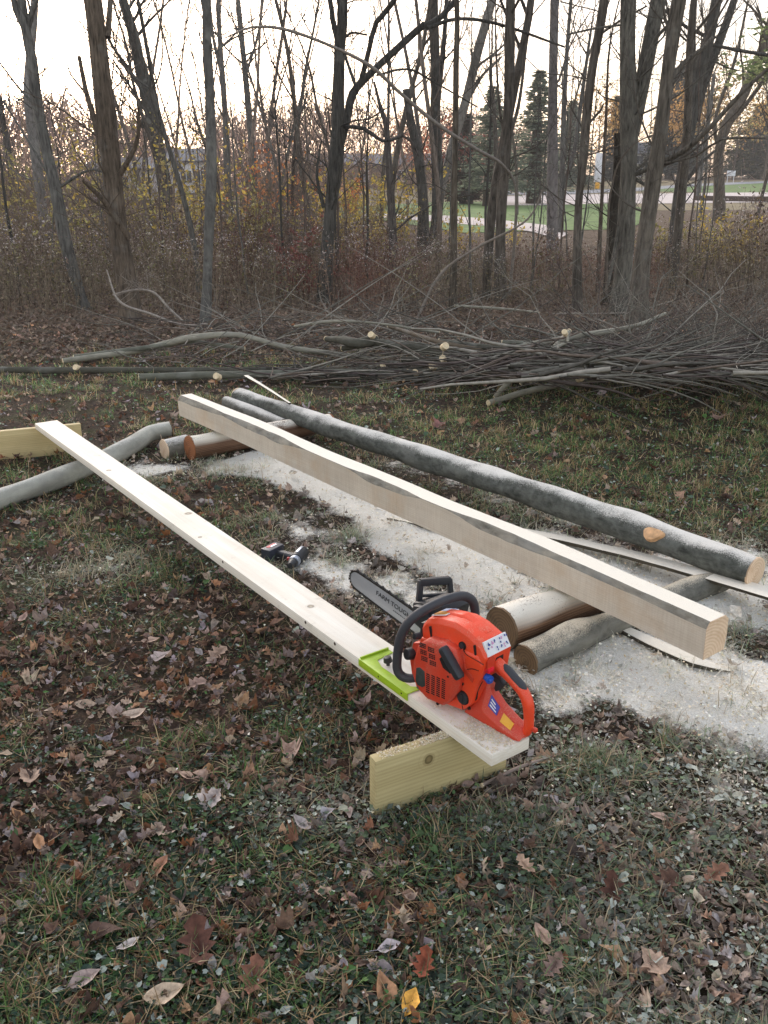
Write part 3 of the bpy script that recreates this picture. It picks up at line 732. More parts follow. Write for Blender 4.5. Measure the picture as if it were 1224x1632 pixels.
# screws, fuel cap, slot
def disc(name, mat, s, h, r, rad, th=0.004, dy=-1, parent=saw, k=20, bev=0.0): return SB(name, mat, lambda b: bm_cyl(b, L(s, r, h), L(0, dy, 0), rad, th, k, bev=bev), parent)
disc('cover_screw_recess', 'hole', 0.160, 0.2285, -0.0565, 0.0125)
disc('cover_screw', 'saw_black', 0.160, 0.2285, -0.060, 0.008, 0.003)
cap = disc('fuel_cap', 'saw_black', 0.147, 0.070, -0.060, 0.0185, 0.009, bev=0.002)
SB('cap_grip', 'saw_black', lambda b: bm_box(b, 0.143, 0.151, 0.068, 0.073, 0.056, 0.084, 0.001), cap)
disc('cap_rim', 'hole', 0.147, 0.070, -0.0605, 0.022, 0.004)
disc('housing_screw', 'hole', 0.166, 0.148, -0.0795, 0.0065, 0.012); disc('housing_screw', 'hole', 0.150, 0.115, -0.0625, 0.005)
disc('housing_screw', 'hole', 0.222, 0.026, -0.0795, 0.0045, 0.010); disc('housing_screw', 'hole', 0.18, 0.135, -0.088, 0.0035, 0.005)
SB('cover_slot', 'hole', lambda b: bm_prism(b, [(0.120, 0.246), (0.114, 0.25), (0.107, 0.222), (0.113, 0.216)], 0.0555, 0.0592))
SB('cover_slot', 'hole', lambda b: bm_prism(b, [(0.292, 0.238), (0.286, 0.240), (0.278, 0.208), (0.284, 0.204)], 0.0535, 0.0582))
# rear face: choke lever and throttle hole
SB('rear_recess', 'hole', lambda b: bm_loft(b, [[(0.079 - o_, y, z) for y, z in ((0.012, 0.172), (-0.018, 0.172), (-0.020, 0.208), (-0.010, 0.216), (0.004, 0.216), (0.012, 0.206))] for o_ in (0.0, 0.003)]))
SB('stop_lever', 'lever_red', lambda b: bm_box(b, 0.066, 0.094, 0.028, 0.052, 0.176, 0.190, 0.003))
SB('stop_recess', 'saw_red_dark', lambda b: bm_loft(b, [[(0.0745 - o_, y, z) for y, z in ((0.052, 0.178), (0.022, 0.178), (0.022, 0.212), (0.030, 0.222), (0.044, 0.222), (0.052, 0.212))] for o_ in (0.0, 0.004)]))
kn = SB('choke_knob', 'knob_blue', lambda b: bm_cyl(b, (0.092, 0.040, 0.160), (-1, 0.25, -0.1), 0.010, 0.030, 14, 0.013, 0.002))
SB('choke_tip', 'knob_blue', lambda b: bm_cyl(b, (0.066, 0.047, 0.157), (-1, 0.25, -0.1), 0.007, 0.010, 12, 0.005), kn)
# rear handle: a closed loop with a wide hand guard below
hb = Buf(); hp = np.array([L(0.110, 0, 0.192), L(0.085, 0, 0.187), L(0.062, 0, 0.177), L(0.022, 0, 0.158), L(-0.014, 0, 0.137), L(-0.034, 0, 0.108), L(-0.040, 0, 0.066), L(-0.040, 0, 0.030), L(-0.026, 0, 0.010), L(0.0, 0, 0.004)])
P_, Q_ = resample(hp, np.array([0.020, 0.0185, 0.018, 0.0165, 0.0165, 0.0165, 0.0145, 0.0135, 0.013, 0.011]), 0.008)
tube(hb, P_, Q_, 18, (0.5, 0.5, 0.5), cap=True); rh = hb.build('rear_handle', 'saw_red', saw)
gb = Buf(); gp = np.array([L(0.070, 0, 0.1815), L(0.045, 0, 0.1725), L(0.022, 0, 0.1605), L(-0.008, 0, 0.1455), L(-0.020, 0, 0.136)]) + np.array([[-0.001, 0, 0.006]])
P_, Q_ = resample(gp, np.array([0.008, 0.0135, 0.0135, 0.013, 0.008]), 0.006); tube(gb, P_, Q_, 14, (0.5, 0.5, 0.5), cap=True); gb.build('grip_pad', 'saw_rubber', rh)
SB('trigger', 'saw_black', lambda b: bm_loft(b, [[L(0.098, r, 0.150), L(0.062, r, 0.142), L(0.050, r, 0.132), L(0.060, r, 0.110), L(0.076, r, 0.098), L(0.082, r, 0.106), L(0.078, r, 0.126), L(0.100, r, 0.135)] for r in (-0.008, 0.008)], 0.003))
lowp = [L(0.165, 0, 0.008), L(0.152, 0, 0.050), L(0.128, 0, 0.118), L(0.100, 0, 0.128), L(0.088, 0, 0.095), L(0.055, 0, 0.066), L(0.010, 0, 0.040), L(-0.030, 0, 0.030), L(-0.040, 0, 0.012), L(-0.020, 0, -0.001), L(0.08, 0, -0.001)]
SB('hand_guard', 'saw_red_dark', lambda b: bm_loft(b, [[(p[0], -r, p[2] * k_) for p in lowp] for r, k_ in ((-0.037, 0.35), (-0.010, 1.0), (0.015, 1.0), (0.036, 0.5))], 0.003), ang=30)
SB('tank_front', 'saw_red_dark', lambda b: bm_loft(b, [[L(0.17, r, 0.010), L(0.150, r, 0.055), L(0.125, r, 0.115), L(0.20, r, 0.115), L(0.24, r, 0.02)] for r in (-0.044, 0.044)], 0.004))
SB('hanger_tip', 'saw_red_dark', lambda b: bm_box(b, -0.068, -0.032, -0.008, 0.004, 0.030, 0.042, 0.003))
def seam(name, pts, r=0.0011):
    bf = Buf(); P_, Q_ = resample(np.array([L(*p) for p in pts]), [r] * len(pts), 0.006); tube(bf, P_, Q_, 6, (0.5, 0.5, 0.5), cap=True); return bf.build(name, 'hole', saw)
seam('cover_seam', [(0.0765, -0.0625, 0.205), (0.10, -0.0630, 0.2085), (0.14, -0.0632, 0.212), (0.155, -0.0630, 0.226)])
seam('tank_seam', [(0.146, -0.0625, 0.030), (0.160, -0.0635, 0.100), (0.150, -0.0635, 0.150), (0.120, -0.0640, 0.175), (0.092, -0.0630, 0.180)])
seam('handle_gap', [(0.098, -0.036, 0.140), (0.108, -0.045, 0.105), (0.115, -0.045, 0.070), (0.150, -0.045, 0.052), (0.168, -0.044, 0.020)], 0.0022)
disc('guard_screw', 'hole', 0.140, 0.030, -0.0415, 0.005, 0.004)
disc('rivet', 'steel', 0.300, 0.046, -0.0885, 0.004, 0.004); disc('rivet', 'steel', 0.205, 0.200, -0.0885, 0.004, 0.004)
# labels: thin plates following the face they sit on
def plate(name, mat, quad, off, parent=saw):
    q = [Vector(L(*p)) for p in quad]; n = (q[1] - q[0]).cross(q[3] - q[0]).normalized()
    if n.y < 0 and abs(n.y) > 0.3: n = -n
    if n.z < 0 and abs(n.y) <= 0.3: n = -n
    def bld(b): bm_loft(b, [[tuple(p) for p in q], [tuple(p + n * off) for p in q]])
    return SB(name, mat, bld, parent, None)
def hg(s_, f_):                                      # a point on the slanted left face of the hand guard
    zt = float(np.interp(s_, [-0.030, 0.010, 0.055, 0.088], [0.030, 0.040, 0.066, 0.095]))
    return (s_, -0.037 + 0.027 * f_, zt * (0.35 + 0.65 * f_))
plate('yellow_label', 'label_yellow', [hg(0.036, 0.28), hg(-0.002, 0.28), hg(-0.002, 0.86), hg(0.036, 0.86)], 0.0022)
bl = plate('blue_label', 'label_blue', [hg(0.084, 0.42), hg(0.052, 0.42), hg(0.052, 0.92), hg(0.084, 0.92)], 0.0024)
def text_obj(body, size, mat, origin, xdir, ydir, parent, name='lettering', ext=0.0004, sx=1.0):
    cu = bpy.data.curves.new('txt', 'FONT'); cu.body = body; cu.size = size; cu.extrude = ext
    to = bpy.data.objects.new('txt', cu); COL.objects.link(to)
    dg = bpy.context.evaluated_depsgraph_get(); me = bpy.data.meshes.new_from_object(to.evaluated_get(dg))
    bpy.data.objects.remove(to); me.materials.clear(); me.materials.append(M[mat])
    x = Vector(xdir).normalized(); y = Vector(ydir); y = (y - x * y.dot(x)).normalized(); z = x.cross(y)
    mt = Matrix((x, y, z)).transposed().to_4x4() @ Matrix.Diagonal((sx, 1, 1, 1)); mt.translation = Vector(origin)
    mt2 = mt.copy(); me.transform(mt2)
    o = bpy.data.objects.new(name, me); COL.objects.link(o); o.parent = parent; return o
for i_ in range(3):                                  # unreadable small lines of print on the blue label
    fa = 0.50 + 0.13 * i_
    q_ = [hg(0.080, fa), hg(0.057 + 0.004 * i_, fa), hg(0.057 + 0.004 * i_, fa + 0.06), hg(0.080, fa + 0.06)]
    plate('print_line', 'label_white', q_, 0.0030, bl)
wl_ = plate('warning_label', 'label_white', [(0.0755, -0.050, 0.2235), (0.0755, 0.044, 0.2235), (0.097, 0.043, 0.2605), (0.097, -0.049, 0.2605)], 0.0055)
def wmarks(b, sel):
    rg = random.Random(5)
    for i_ in range(6):
        if (i_ % 3 == 1) != sel: continue
        t0 = -0.042 + i_ * 0.0145
        for k_ in range(4):
            rr = t0 + rg.uniform(0, 0.009); kk_ = rg.uniform(0.15, 0.85); w_ = rg.uniform(0.0008, 0.0020)
            s_ = 0.0755 + 0.0215 * kk_; h_ = 0.2235 + 0.037 * kk_
            q = [Vector(L(s_ - 0.0038, rr - w_, h_ + 0.0008)), Vector(L(s_ - 0.0038, rr + w_, h_ + 0.0008)), Vector(L(s_ - 0.0012, rr + w_, h_ + 0.0053)), Vector(L(s_ - 0.0012, rr - w_, h_ + 0.0053))]
            bm_loft(b, [[tuple(p + Vector((-0.0040, 0, 0.0022))) for p in q], [tuple(p + Vector((-0.0054, 0, 0.0030))) for p in q]])
SB('pictogram', 'ink_blue', lambda b: wmarks(b, False), wl_, None); SB('print_marks', 'ink_pink', lambda b: wmarks(b, True), wl_, None)
tl = plate('top_label', 'label_white', [(0.252, -0.030, 0.2785), (0.305, -0.034, 0.2595), (0.305, 0.026, 0.2595), (0.252, 0.026, 0.2785)], 0.0022)
plate('label_patch', 'label_orange', [(0.258, -0.026, 0.2785), (0.300, -0.029, 0.2635), (0.300, -0.002, 0.2635), (0.258, 0.000, 0.2785)], 0.0022, tl)
plate('label_patch', 'label_grey', [(0.258, 0.004, 0.2785), (0.300, 0.002, 0.2635), (0.300, 0.024, 0.2635), (0.258, 0.024, 0.2785)], 0.0022, tl)
# front handle: wrap-around rubber tube
lp = [(0.33, -0.050, 0.052), (0.352, -0.072, 0.046), (0.372, -0.088, 0.052), (0.384, -0.096, 0.078), (0.375, -0.100, 0.150), (0.360, -0.099, 0.205), (0.342, -0.086, 0.247), (0.320, -0.052, 0.278), (0.300, 0.000, 0.296), (0.286, 0.055, 0.300), (0.279, 0.092, 0.287), (0.275, 0.116, 0.255), (0.275, 0.122, 0.18), (0.30, 0.10, 0.10)]
P_, Q_ = resample(np.array([L(*p) for p in lp]), np.array([0.011, 0.0135] + [0.0140] * 10 + [0.012, 0.010]), 0.008)
bf = Buf(); tube(bf, P_, Q_, 18, (0.5, 0.5, 0.5), cap=True); bf.build('front_handle', 'saw_rubber', saw)
# chain brake guard: frame with two windows
def gpt(u_, v_):                                     # u across, v up
    a0_ = np.array([0.447, 0.052, 0.205]); a1_ = np.array([0.404, 0.158, 0.190]); t0_ = np.array([0.456, 0.062, 0.294]); t1_ = np.array([0.412, 0.160, 0.284])
    lo = a0_ * (1 - u_) + a1_ * u_; hi = t0_ * (1 - u_) + t1_ * u_
    return Vector(L(*(lo * (1 - v_) + hi * v_)))
def guard(b):
    gn = (gpt(1, 0) - gpt(0, 0)).cross(gpt(0, 1) - gpt(0, 0)).normalized()
    def bar(u0, v0, u1, v1, w0, w1, th=0.008):
        p0, p1 = gpt(u0, v0), gpt(u1, v1); d_ = (p1 - p0).normalized(); s_ = d_.cross(gn)
        sec = lambda p, w: [tuple(p + s_ * w + gn * th), tuple(p - s_ * w + gn * th), tuple(p - s_ * w - gn * th), tuple(p + s_ * w - gn * th)]
        bm_loft(b, [sec(p0, w0), sec(p1, w1)], 0.0035)
    bar(0.04, 0.90, 0.96, 0.93, 0.012, 0.012, 0.010); bar(0.0, -0.15, 0.06, 0.97, 0.009, 0.009); bar(1.0, 0.0, 0.95, 0.98, 0.008, 0.008)
    bar(0.0, 0.42, 1.0, 0.44, 0.005, 0.005, 0.006); bar(-0.05, 0.02, 1.02, 0.10, 0.016, 0.016, 0.011)
SB('brake_guard', 'saw_black', guard)
SB('guard_base', 'saw_black', lambda b: bm_loft(b, [[L(0.455, r, 0.20), L(0.46, r, 0.225), L(0.34, r, 0.262), L(0.315, r, 0.24), L(0.33, r, 0.18), L(0.43, r, 0.15)] for r in (0.035, 0.150)], 0.012))
SB('guard_pivot', 'saw_black', lambda b: bm_loft(b, [[L(0.445, r, 0.17), L(0.44, r, 0.225), L(0.40, r, 0.235), L(0.36, r, 0.20), L(0.38, r, 0.15)] for r in (0.02, 0.06)], 0.006))
# front: muffler, cylinder fins, bolts
SB('muffler', 'steel', lambda b: bm_loft(b, [[L(0.335, r, 0.075), L(0.338, r, 0.165), L(0.392, r, 0.160), L(0.400, r, 0.085)] for r in (-0.028, 0.055)], 0.008))
SB('front_shroud', 'saw_black', lambda b: bm_loft(b, [[L(0.31, r, 0.17), L(0.315, r, 0.235), L(0.345, r, 0.225), L(0.350, r, 0.165)] for r in (-0.040, 0.05)], 0.006))
SB('front_body', 'saw_red_dark', lambda b: bm_loft(b, [[L(0.31, r, 0.05), L(0.315, r, 0.18), L(0.350, r, 0.165), L(0.362, r, 0.10), L(0.350, r, 0.045)] for r in (-0.066, -0.030)], 0.006))
ok = SB('oil_cap', 'saw_black', lambda b: bm_cyl(b, L(0.350, -0.062, 0.128), L(0.25, -1, 0.15), 0.019, 0.026, 18, 0.017, 0.003))
SB('front_knob', 'saw_black', lambda b: bm_cyl(b, L(0.325, -0.060, 0.196), L(0.2, -1, 0.2), 0.011, 0.022, 14, 0.010, 0.002))
SB('brass_fitting', 'brass', lambda b: bm_cyl(b, L(0.352, -0.030, 0.165), L(0.3, -0.6, 0.8), 0.006, 0.02, 10))
# bar, chain, lettering
SL = math.atan(0.18)
def barpt(t, w, r=0.100):                            # t along from the body, w across
    return L(0.38 + t * math.cos(SL) - w * math.sin(SL), r, 0.092 + t * math.sin(SL) + w * math.cos(SL))
LB = 0.445
def bar_outline(gr=0.0):
    o_ = []; n = 26
    hw = lambda t: 0.0325 + 0.0025 * math.sin(PI * min(1, t / LB)) - 0.006 * max(0, t / LB - 0.6)
    for i_ in range(n): t = LB * 0.93 * i_ / (n - 1); o_.append((t, hw(t) + gr))
    hr = hw(LB * 0.93)
    for k_ in range(1, 12): a_ = PI / 2 - PI * k_ / 12; o_.append((LB * 0.93 + (hr * 1.15 + gr) * math.cos(a_), (hr + gr) * math.sin(a_)))
    for i_ in range(n - 1, -1, -1): t = LB * 0.93 * i_ / (n - 1); o_.append((t, -hw(t) - gr))
    return o_
gbar = SB('guide_bar', 'bar_paint', lambda b: bm_loft(b, [[barpt(t, w, r) for t, w in bar_outline()] for r in (0.0978, 0.1022)], 0.0004))
def chain(b):
    o_ = bar_outline(0.0028); pts = [np.array(barpt(t, w)) for t, w in o_]
    ctr = np.array(barpt(LB * 0.5, 0)); d_ = [0]
    for p, q in zip(pts[:-1], pts[1:]): d_.append(d_[-1] + np.linalg.norm(q - p))
    n = int(d_[-1] / 0.0105)
    for i_ in range(n):
        s_ = (i_ + 0.5) / n * d_[-1]; k_ = int(np.searchsorted(d_, s_)) - 1; k_ = max(0, min(k_, len(pts) - 2))
        f_ = (s_ - d_[k_]) / (d_[k_ + 1] - d_[k_]); p = pts[k_] * (1 - f_) + pts[k_ + 1] * f_; T = pts[k_ + 1] - pts[k_]; T /= np.linalg.norm(T)
        nn = np.cross(T, np.array([0, 1.0, 0])); c2 = p - ctr
        if nn @ c2 < 0: nn = -nn
        hgt = 0.0085 if i_ % 3 == 0 else 0.0048; wd = 0.0034
        side = np.array([0, 1.0, 0]) * wd
        ring = lambda x, z: [tuple(p + T * x + side - nn * 0.003), tuple(p + T * x + side + nn * z), tuple(p + T * x - side + nn * z), tuple(p + T * x - side - nn * 0.003)]
        bm_loft(b, [ring(-0.0046, hgt * 0.6), ring(0.0042, hgt)])
SB('saw_chain', 'chain', chain, saw, None)
xd = Vector(barpt(0, 0)) - Vector(barpt(1, 0)); yd = Vector(barpt(0, 1)) - Vector(barpt(0, 0))
text_obj('FARM TOUGH', 0.0235, 'ink_black', Vector(barpt(0.318, 0.001, 0.0972)), xd, yd, gbar, sx=1.12)
text_obj('by chainsaw', 0.010, 'ink_black', Vector(barpt(0.218, -0.0115, 0.0972)), xd, yd, gbar, sx=1.0) if False else None
def small_print(b):                                  # a second line too small to read
    rg = random.Random(3)
    for i_ in range(9):
        t = 0.230 - i_ * 0.0085; z_ = rg.uniform(0.0022, 0.0032)
        q = [Vector(barpt(t, -0.0135, 0.0974)), Vector(barpt(t - 0.0062, -0.0135, 0.0974)), Vector(barpt(t - 0.0062, -0.0135 + z_, 0.0974)), Vector(barpt(t, -0.0135 + z_, 0.0974))]
        bm_loft(b, [[tuple(p) for p in q], [tuple(p + Vector((0, 0.0004, 0))) for p in q]])
SB('small_print', 'ink_black', small_print, gbar, None)

# ------------------------------------------------------------------ lime bracket clamped on the board
gr = root('guide_bracket', board_origin + np.array([0, 0, 0.038]), 'lime green bracket with a black knob clamped on the long board by the chainsaw', 'bracket')
gr.matrix_world = frame_mat(BO + np.array([0, 0, 0.2235]), bu)
gr_ = gr                                            # local: x along board, y negative = across to the right
SB('top_plate', 'lime', lambda b: bm_loft(b, [[(0.372, 0.003, z), (0.372, -0.060, z), (0.400, -0.030, z), (0.545, -0.026, z), (0.590, -0.040, z), (0.600, -0.110, z), (0.628, -0.110, z), (0.632, 0.003, z)] for z in (0.0012, 0.0042)], 0.0008), gr_)
SB('side_flange', 'lime', lambda b: bm_box(b, 0.372, 0.632, 0.0012, 0.0052, -0.021, 0.0042, 0.0012), gr_)
SB('rim', 'lime', lambda b: bm_box(b, 0.624, 0.6295, -0.110, 0.0, 0.0044, 0.0105, 0.001), gr_)
for hx in (0.40, 0.52): SB('bolt_hole', 'hole', lambda b: bm_cyl(b, (hx, 0.0053, -0.008), (0, 1, 0), 0.003, 0.0008, 10), gr_)
SB('clamp_knob', 'saw_black', lambda b: (bm_cyl(b, (0.545, -0.050, 0.002), (0, 0, 1), 0.006, 0.014, 12), bm_cyl(b, (0.545, -0.050, 0.014), (0.1, 0.1, 1), 0.0155, 0.018, 9, 0.013, 0.003)), gr_)

# ------------------------------------------------------------------ cordless drill on its side
plain('drill_black', S(40, 42, 46), 0.5, noise=0.1); plain('drill_blue', S(44, 48, 60), 0.45, noise=0.1); plain('drill_red', S(190, 40, 50), 0.45); plain('drill_silver', S(178, 186, 200, 0.9), 0.3, metal=0.6)
dc = at(474, 902, 0.0); dxv = at(456, 924, 0.0) - at(488, 888, 0.0); dxv /= np.linalg.norm(dxv)   # chuck direction
dr = root('cordless_drill', dc, 'black cordless drill with a silver collar lying on its side behind the long board', 'drill')
dr.matrix_world = frame_mat((dc[0], dc[1], 0.038), dxv)
# local: x toward the chuck, y = left. grip runs toward the battery
gd = np.array(dr.matrix_world.inverted())[:3, :3] @ (at(410, 884, 0.0) - at(474, 902, 0.0)); gd /= np.linalg.norm(gd)
ga = math.atan2(gd[1], gd[0]); G = lambda a_, b_: (a_ * math.cos(ga) - b_ * math.sin(ga), a_ * math.sin(ga) + b_ * math.cos(ga))
DB = lambda n, mt_, f_, p=dr: SB(n, mt_, f_, p)
DB('motor_body', 'drill_black', lambda b: (bm_cyl(b, (-0.085, 0, 0), (1, 0, 0), 0.027, 0.02, 18, 0.031, 0.003), bm_cyl(b, (-0.065, 0, 0), (1, 0, 0), 0.031, 0.085, 18, 0.030, 0.003)))
DB('collar', 'drill_silver', lambda b: bm_cyl(b, (0.021, 0, 0), (1, 0, 0), 0.027, 0.026, 20, 0.026, 0.002))
DB('chuck', 'drill_black', lambda b: bm_cyl(b, (0.048, 0, 0), (1, 0, 0), 0.023, 0.042, 16, 0.015, 0.002))
DB('body_stripe', 'drill_silver', lambda b: bm_box(b, -0.07, 0.0, -0.006, 0.006, 0.0295, 0.033, 0.001))
def gripf(b): bm_loft(b, [[(*G(a_, s1 * w_), z * 0.017) for s1, z in ((-1, -0.6), (-0.6, -1), (0.6, -1), (1, -0.6), (1, 0.6), (0.6, 1), (-0.6, 1), (-1, 0.6))] for a_, w_ in ((0.0, 0.024), (0.03, 0.020), (0.07, 0.018), (0.115, 0.021))], 0.002)
DB('grip', 'drill_black', gripf)
DB('trigger', 'drill_red', lambda b: bm_box(b, *sorted((G(0.035, 0)[0] + 0.012, G(0.035, 0)[0] + 0.03)), G(0.035, 0)[1] - 0.010, G(0.035, 0)[1] + 0.010, -0.007, 0.007, 0.002))
def batf(b, a0=0.11, a1=0.165, w0=0.052, w1=0.046, z0=-0.036, z1=0.032, bev=0.006): bm_loft(b, [[(*G(a_, s1 * w0 + 0.008), zz) for s1, zz in ((-1, z0), (1, z0), (1, z1), (-1, z1))] for a_ in (a0, a1)], bev)
bat = DB('battery', 'drill_blue', batf)
DB('battery_label', 'drill_red', lambda b: bm_loft(b, [[(*G(a_, s1), zz) for s1, zz in ((-0.022, 0.0318), (0.034, 0.0318), (0.034, 0.0335), (-0.022, 0.0335))] for a_ in (0.138, 0.155)]), bat)
DB('battery_stripe', 'drill_silver', lambda b: bm_loft(b, [[(*G(a_, s1), zz) for s1, zz in ((-0.018, 0.0336), (0.020, 0.0336), (0.020, 0.0342), (-0.018, 0.0342))] for a_ in (0.133, 0.142)]), bat)

# ------------------------------------------------------------------ ground cover: dead leaves, creeping green leaves, grass, sawdust chips
def lobed_leaf(kind, rng, curl):
    # outline around a midrib along +x, unit length about 1; returns verts, tris
    if kind == 'oak':
        base = [(0, .02), (.12, .10), (.2, .26), (.3, .13), (.42, .36), (.52, .16), (.66, .33), (.74, .14), (.88, .2), (1, 0)]
    elif kind == 'maple':
        base = [(0, .02), (.06, .28), (.20, .30), (.30, .48), (.40, .36), (.56, .42), (.60, .26), (.76, .22), (.84, .10), (1, 0)]
    else:
        base = [(0, .01), (.12, .14), (.3, .25), (.5, .28), (.7, .21), (.87, .10), (1, 0)]
    up = [(x, y * rng.uniform(.8, 1.15)) for x, y in base]; dn = [(x, -y * rng.uniform(.8, 1.15)) for x, y in base[1:-1]]
    mid = [(x, 0) for x, _ in base[1:-1]]
    P = up + mid + dn; n = len(base); m = len(mid)
    U = list(range(n)); Mi = [0] + list(range(n, n + m)) + [n - 1]; D = [0] + list(range(n + m, n + 2 * m)) + [n - 1]
    F = []
    for i in range(n - 1):
        for A, B in ((U, Mi), (Mi, D)):
            q = [A[i], B[i], B[i + 1], A[i + 1]]; q = [v for k, v in enumerate(q) if v not in q[:k]]
            if len(q) == 4: F += [(q[0], q[1], q[2]), (q[0], q[2], q[3])]
            elif len(q) == 3: F.append(tuple(q))
    V = []
    a1, a2, tw = curl * rng.uniform(.5, 1.5), curl * rng.uniform(-1, 1.6), rng.uniform(-1, 1) * curl
    for x, y in P:
        z = a1 * 1.6 * y * y + a2 * (x - .5) ** 2 + tw * (x - .5) * y * 1.6 + 0.05 * curl * math.sin(9 * x + 13 * y)
        if y == 0 and 0 < x < 1: z -= 0.03
        V.append((x - .5, y, z))
    return np.array(V), np.array(F)
def simple_leaf(kind, rng):
    if kind == 'clover':
        ol = [(-.30, 0), (-.46, .26), (-.16, .46), (.16, .36), (.34, .16), (.55, 0), (.34, -.16), (.16, -.36), (-.16, -.46), (-.46, -.26)]
        k1, k2 = rng.uniform(.55, 1.1), rng.uniform(.10, .45)
        V = [(0.05, 0, -0.02)] + [(x * rng.uniform(.85, 1.15), y * k1 * rng.uniform(.85, 1.15), k2 * abs(y) + rng.uniform(-.03, .05)) for x, y in ol]
        n = len(ol); F = [(0, 1 + t, 1 + (t + 1) % n) for t in range(n)]
    else:
        V = [(-.5, 0, 0), (0, .24, .08), (.5, 0, .02), (0, -.24, .08), (0, 0, -.02)]; F = [(0, 4, 1), (1, 4, 2), (2, 4, 3), (3, 4, 0)]
    return np.array(V), np.array(F)

def scatter_points(n, rs, y0=0.85, y1=11.0, fall=2.0, spread=1.25):
    # denser towards the viewer's side of the clearing, over a fan wider than the view
    uu = rs.rand(n * 2)
    y = (y0 ** (1 - fall + 1e-6) + uu * (y1 ** (1 - fall + 1e-6) - y0 ** (1 - fall + 1e-6))) ** (1 / (1 - fall + 1e-6))
    x = (rs.rand(n * 2) * 2 - 1) * (0.47 * y * spread + 0.45)
    return x[:n], y[:n]
rs = np.random.RandomState(11)
def pal(colors, n, rs, var=0.18):
    c = np.array(colors)[rs.randint(0, len(colors), n)]
    return c * (1 + (rs.rand(n, 1) - 0.5) * 2 * var) * (1 + (rs.rand(n, 3) - 0.5) * 0.10)
DUSTC = np.array(S(246, 240, 226, 0.92))
def dusted(c, x, y, k=0.75, rs=rs):
    # leaves lying where sawdust fell are partly covered by it
    d = np.clip(dust(x, y), 0, 1)[:, None] * k * (0.4 + 0.9 * rs.rand(len(x), 1)); d = np.clip(d, 0, 0.92)
    return c * (1 - d) + DUSTC * d
BROWN = [S(112, 88, 74), S(96, 76, 66), S(138, 108, 90), S(84, 62, 52), S(122, 98, 86), S(150, 122, 104), S(104, 70, 52), S(130, 88, 60), S(140, 124, 116), S(74, 56, 48), S(92, 78, 72)]
PALE = [S(168, 148, 136), S(182, 160, 140), S(160, 150, 150), S(176, 140, 108)]
GREENL = [S(46, 66, 40), S(58, 82, 46), S(36, 54, 38), S(70, 94, 56), S(50, 72, 58), S(76, 94, 76), S(40, 56, 44), S(84, 120, 62)]
GRASSC = [S(74, 104, 52), S(90, 122, 62), S(60, 88, 46), S(106, 132, 76), S(68, 98, 58)]
STRAW = [S(150, 132, 98), S(126, 108, 76), S(172, 152, 118), S(108, 90, 62), S(140, 114, 78)]

def clear_of(x, y, keep):                            # mask helper
    return rs.rand(len(x)) < keep

# --- dead leaves
lb = Buf()
kinds = ['oak', 'oval', 'oval', 'maple', 'oval', 'oak', 'oval']
for v_ in range(22):
    tv, tf = lobed_leaf(kinds[v_ % 7], random.Random(v_), [0.7, 1.3, 2.0][v_ % 3])
    n = 1250; x, y = scatter_points(n, rs, fall=1.35)
    g_ = green(x, y); du_ = dust(x, y)
    keep = (rs.rand(n) < (0.95 - 0.68 * sstep(0.44, 0.62, g_))) & (rs.rand(n) < 1.02 - 0.93 * np.clip(du_, 0, 1))
    x, y = x[keep], y[keep]; n = len(x)
    sc = rs.uniform(0.018, 0.050, n) * np.where(rs.rand(n) < 0.12, 1.6, 1.0) * (0.85 + 0.05 * y)
    z = gz(x, y) + rs.uniform(0.004, 0.022, n)
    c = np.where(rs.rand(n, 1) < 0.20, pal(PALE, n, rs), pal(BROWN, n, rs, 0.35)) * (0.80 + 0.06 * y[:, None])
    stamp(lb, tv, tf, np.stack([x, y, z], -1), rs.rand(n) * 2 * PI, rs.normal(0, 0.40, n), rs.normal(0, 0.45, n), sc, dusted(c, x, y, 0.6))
tag(lb.build('leaf_litter', 'leaf', smooth=False), kind='stuff')
# --- small crumbled leaf bits between them
lb = Buf()
for v_ in range(5):
    tv, tf = simple_leaf('bit', random.Random(v_))
    n = 19000; x, y = scatter_points(n, rs, fall=1.8 if v_ < 3 else 1.05)
    keep = rs.rand(n) < 1.0 - 0.86 * np.clip(dust(x, y), 0, 1); x, y = x[keep], y[keep]; n = len(x)
    sc = rs.uniform(0.008, 0.024, n) * (0.85 + 0.06 * y)
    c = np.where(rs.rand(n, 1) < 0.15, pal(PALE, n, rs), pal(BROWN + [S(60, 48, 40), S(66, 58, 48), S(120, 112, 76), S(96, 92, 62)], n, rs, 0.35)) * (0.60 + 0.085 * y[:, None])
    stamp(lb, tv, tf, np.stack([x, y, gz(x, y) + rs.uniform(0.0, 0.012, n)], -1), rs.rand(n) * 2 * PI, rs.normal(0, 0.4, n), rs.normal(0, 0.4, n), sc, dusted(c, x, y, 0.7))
tag(lb.build('leaf_crumbs', 'leaf', smooth=False), kind='stuff')
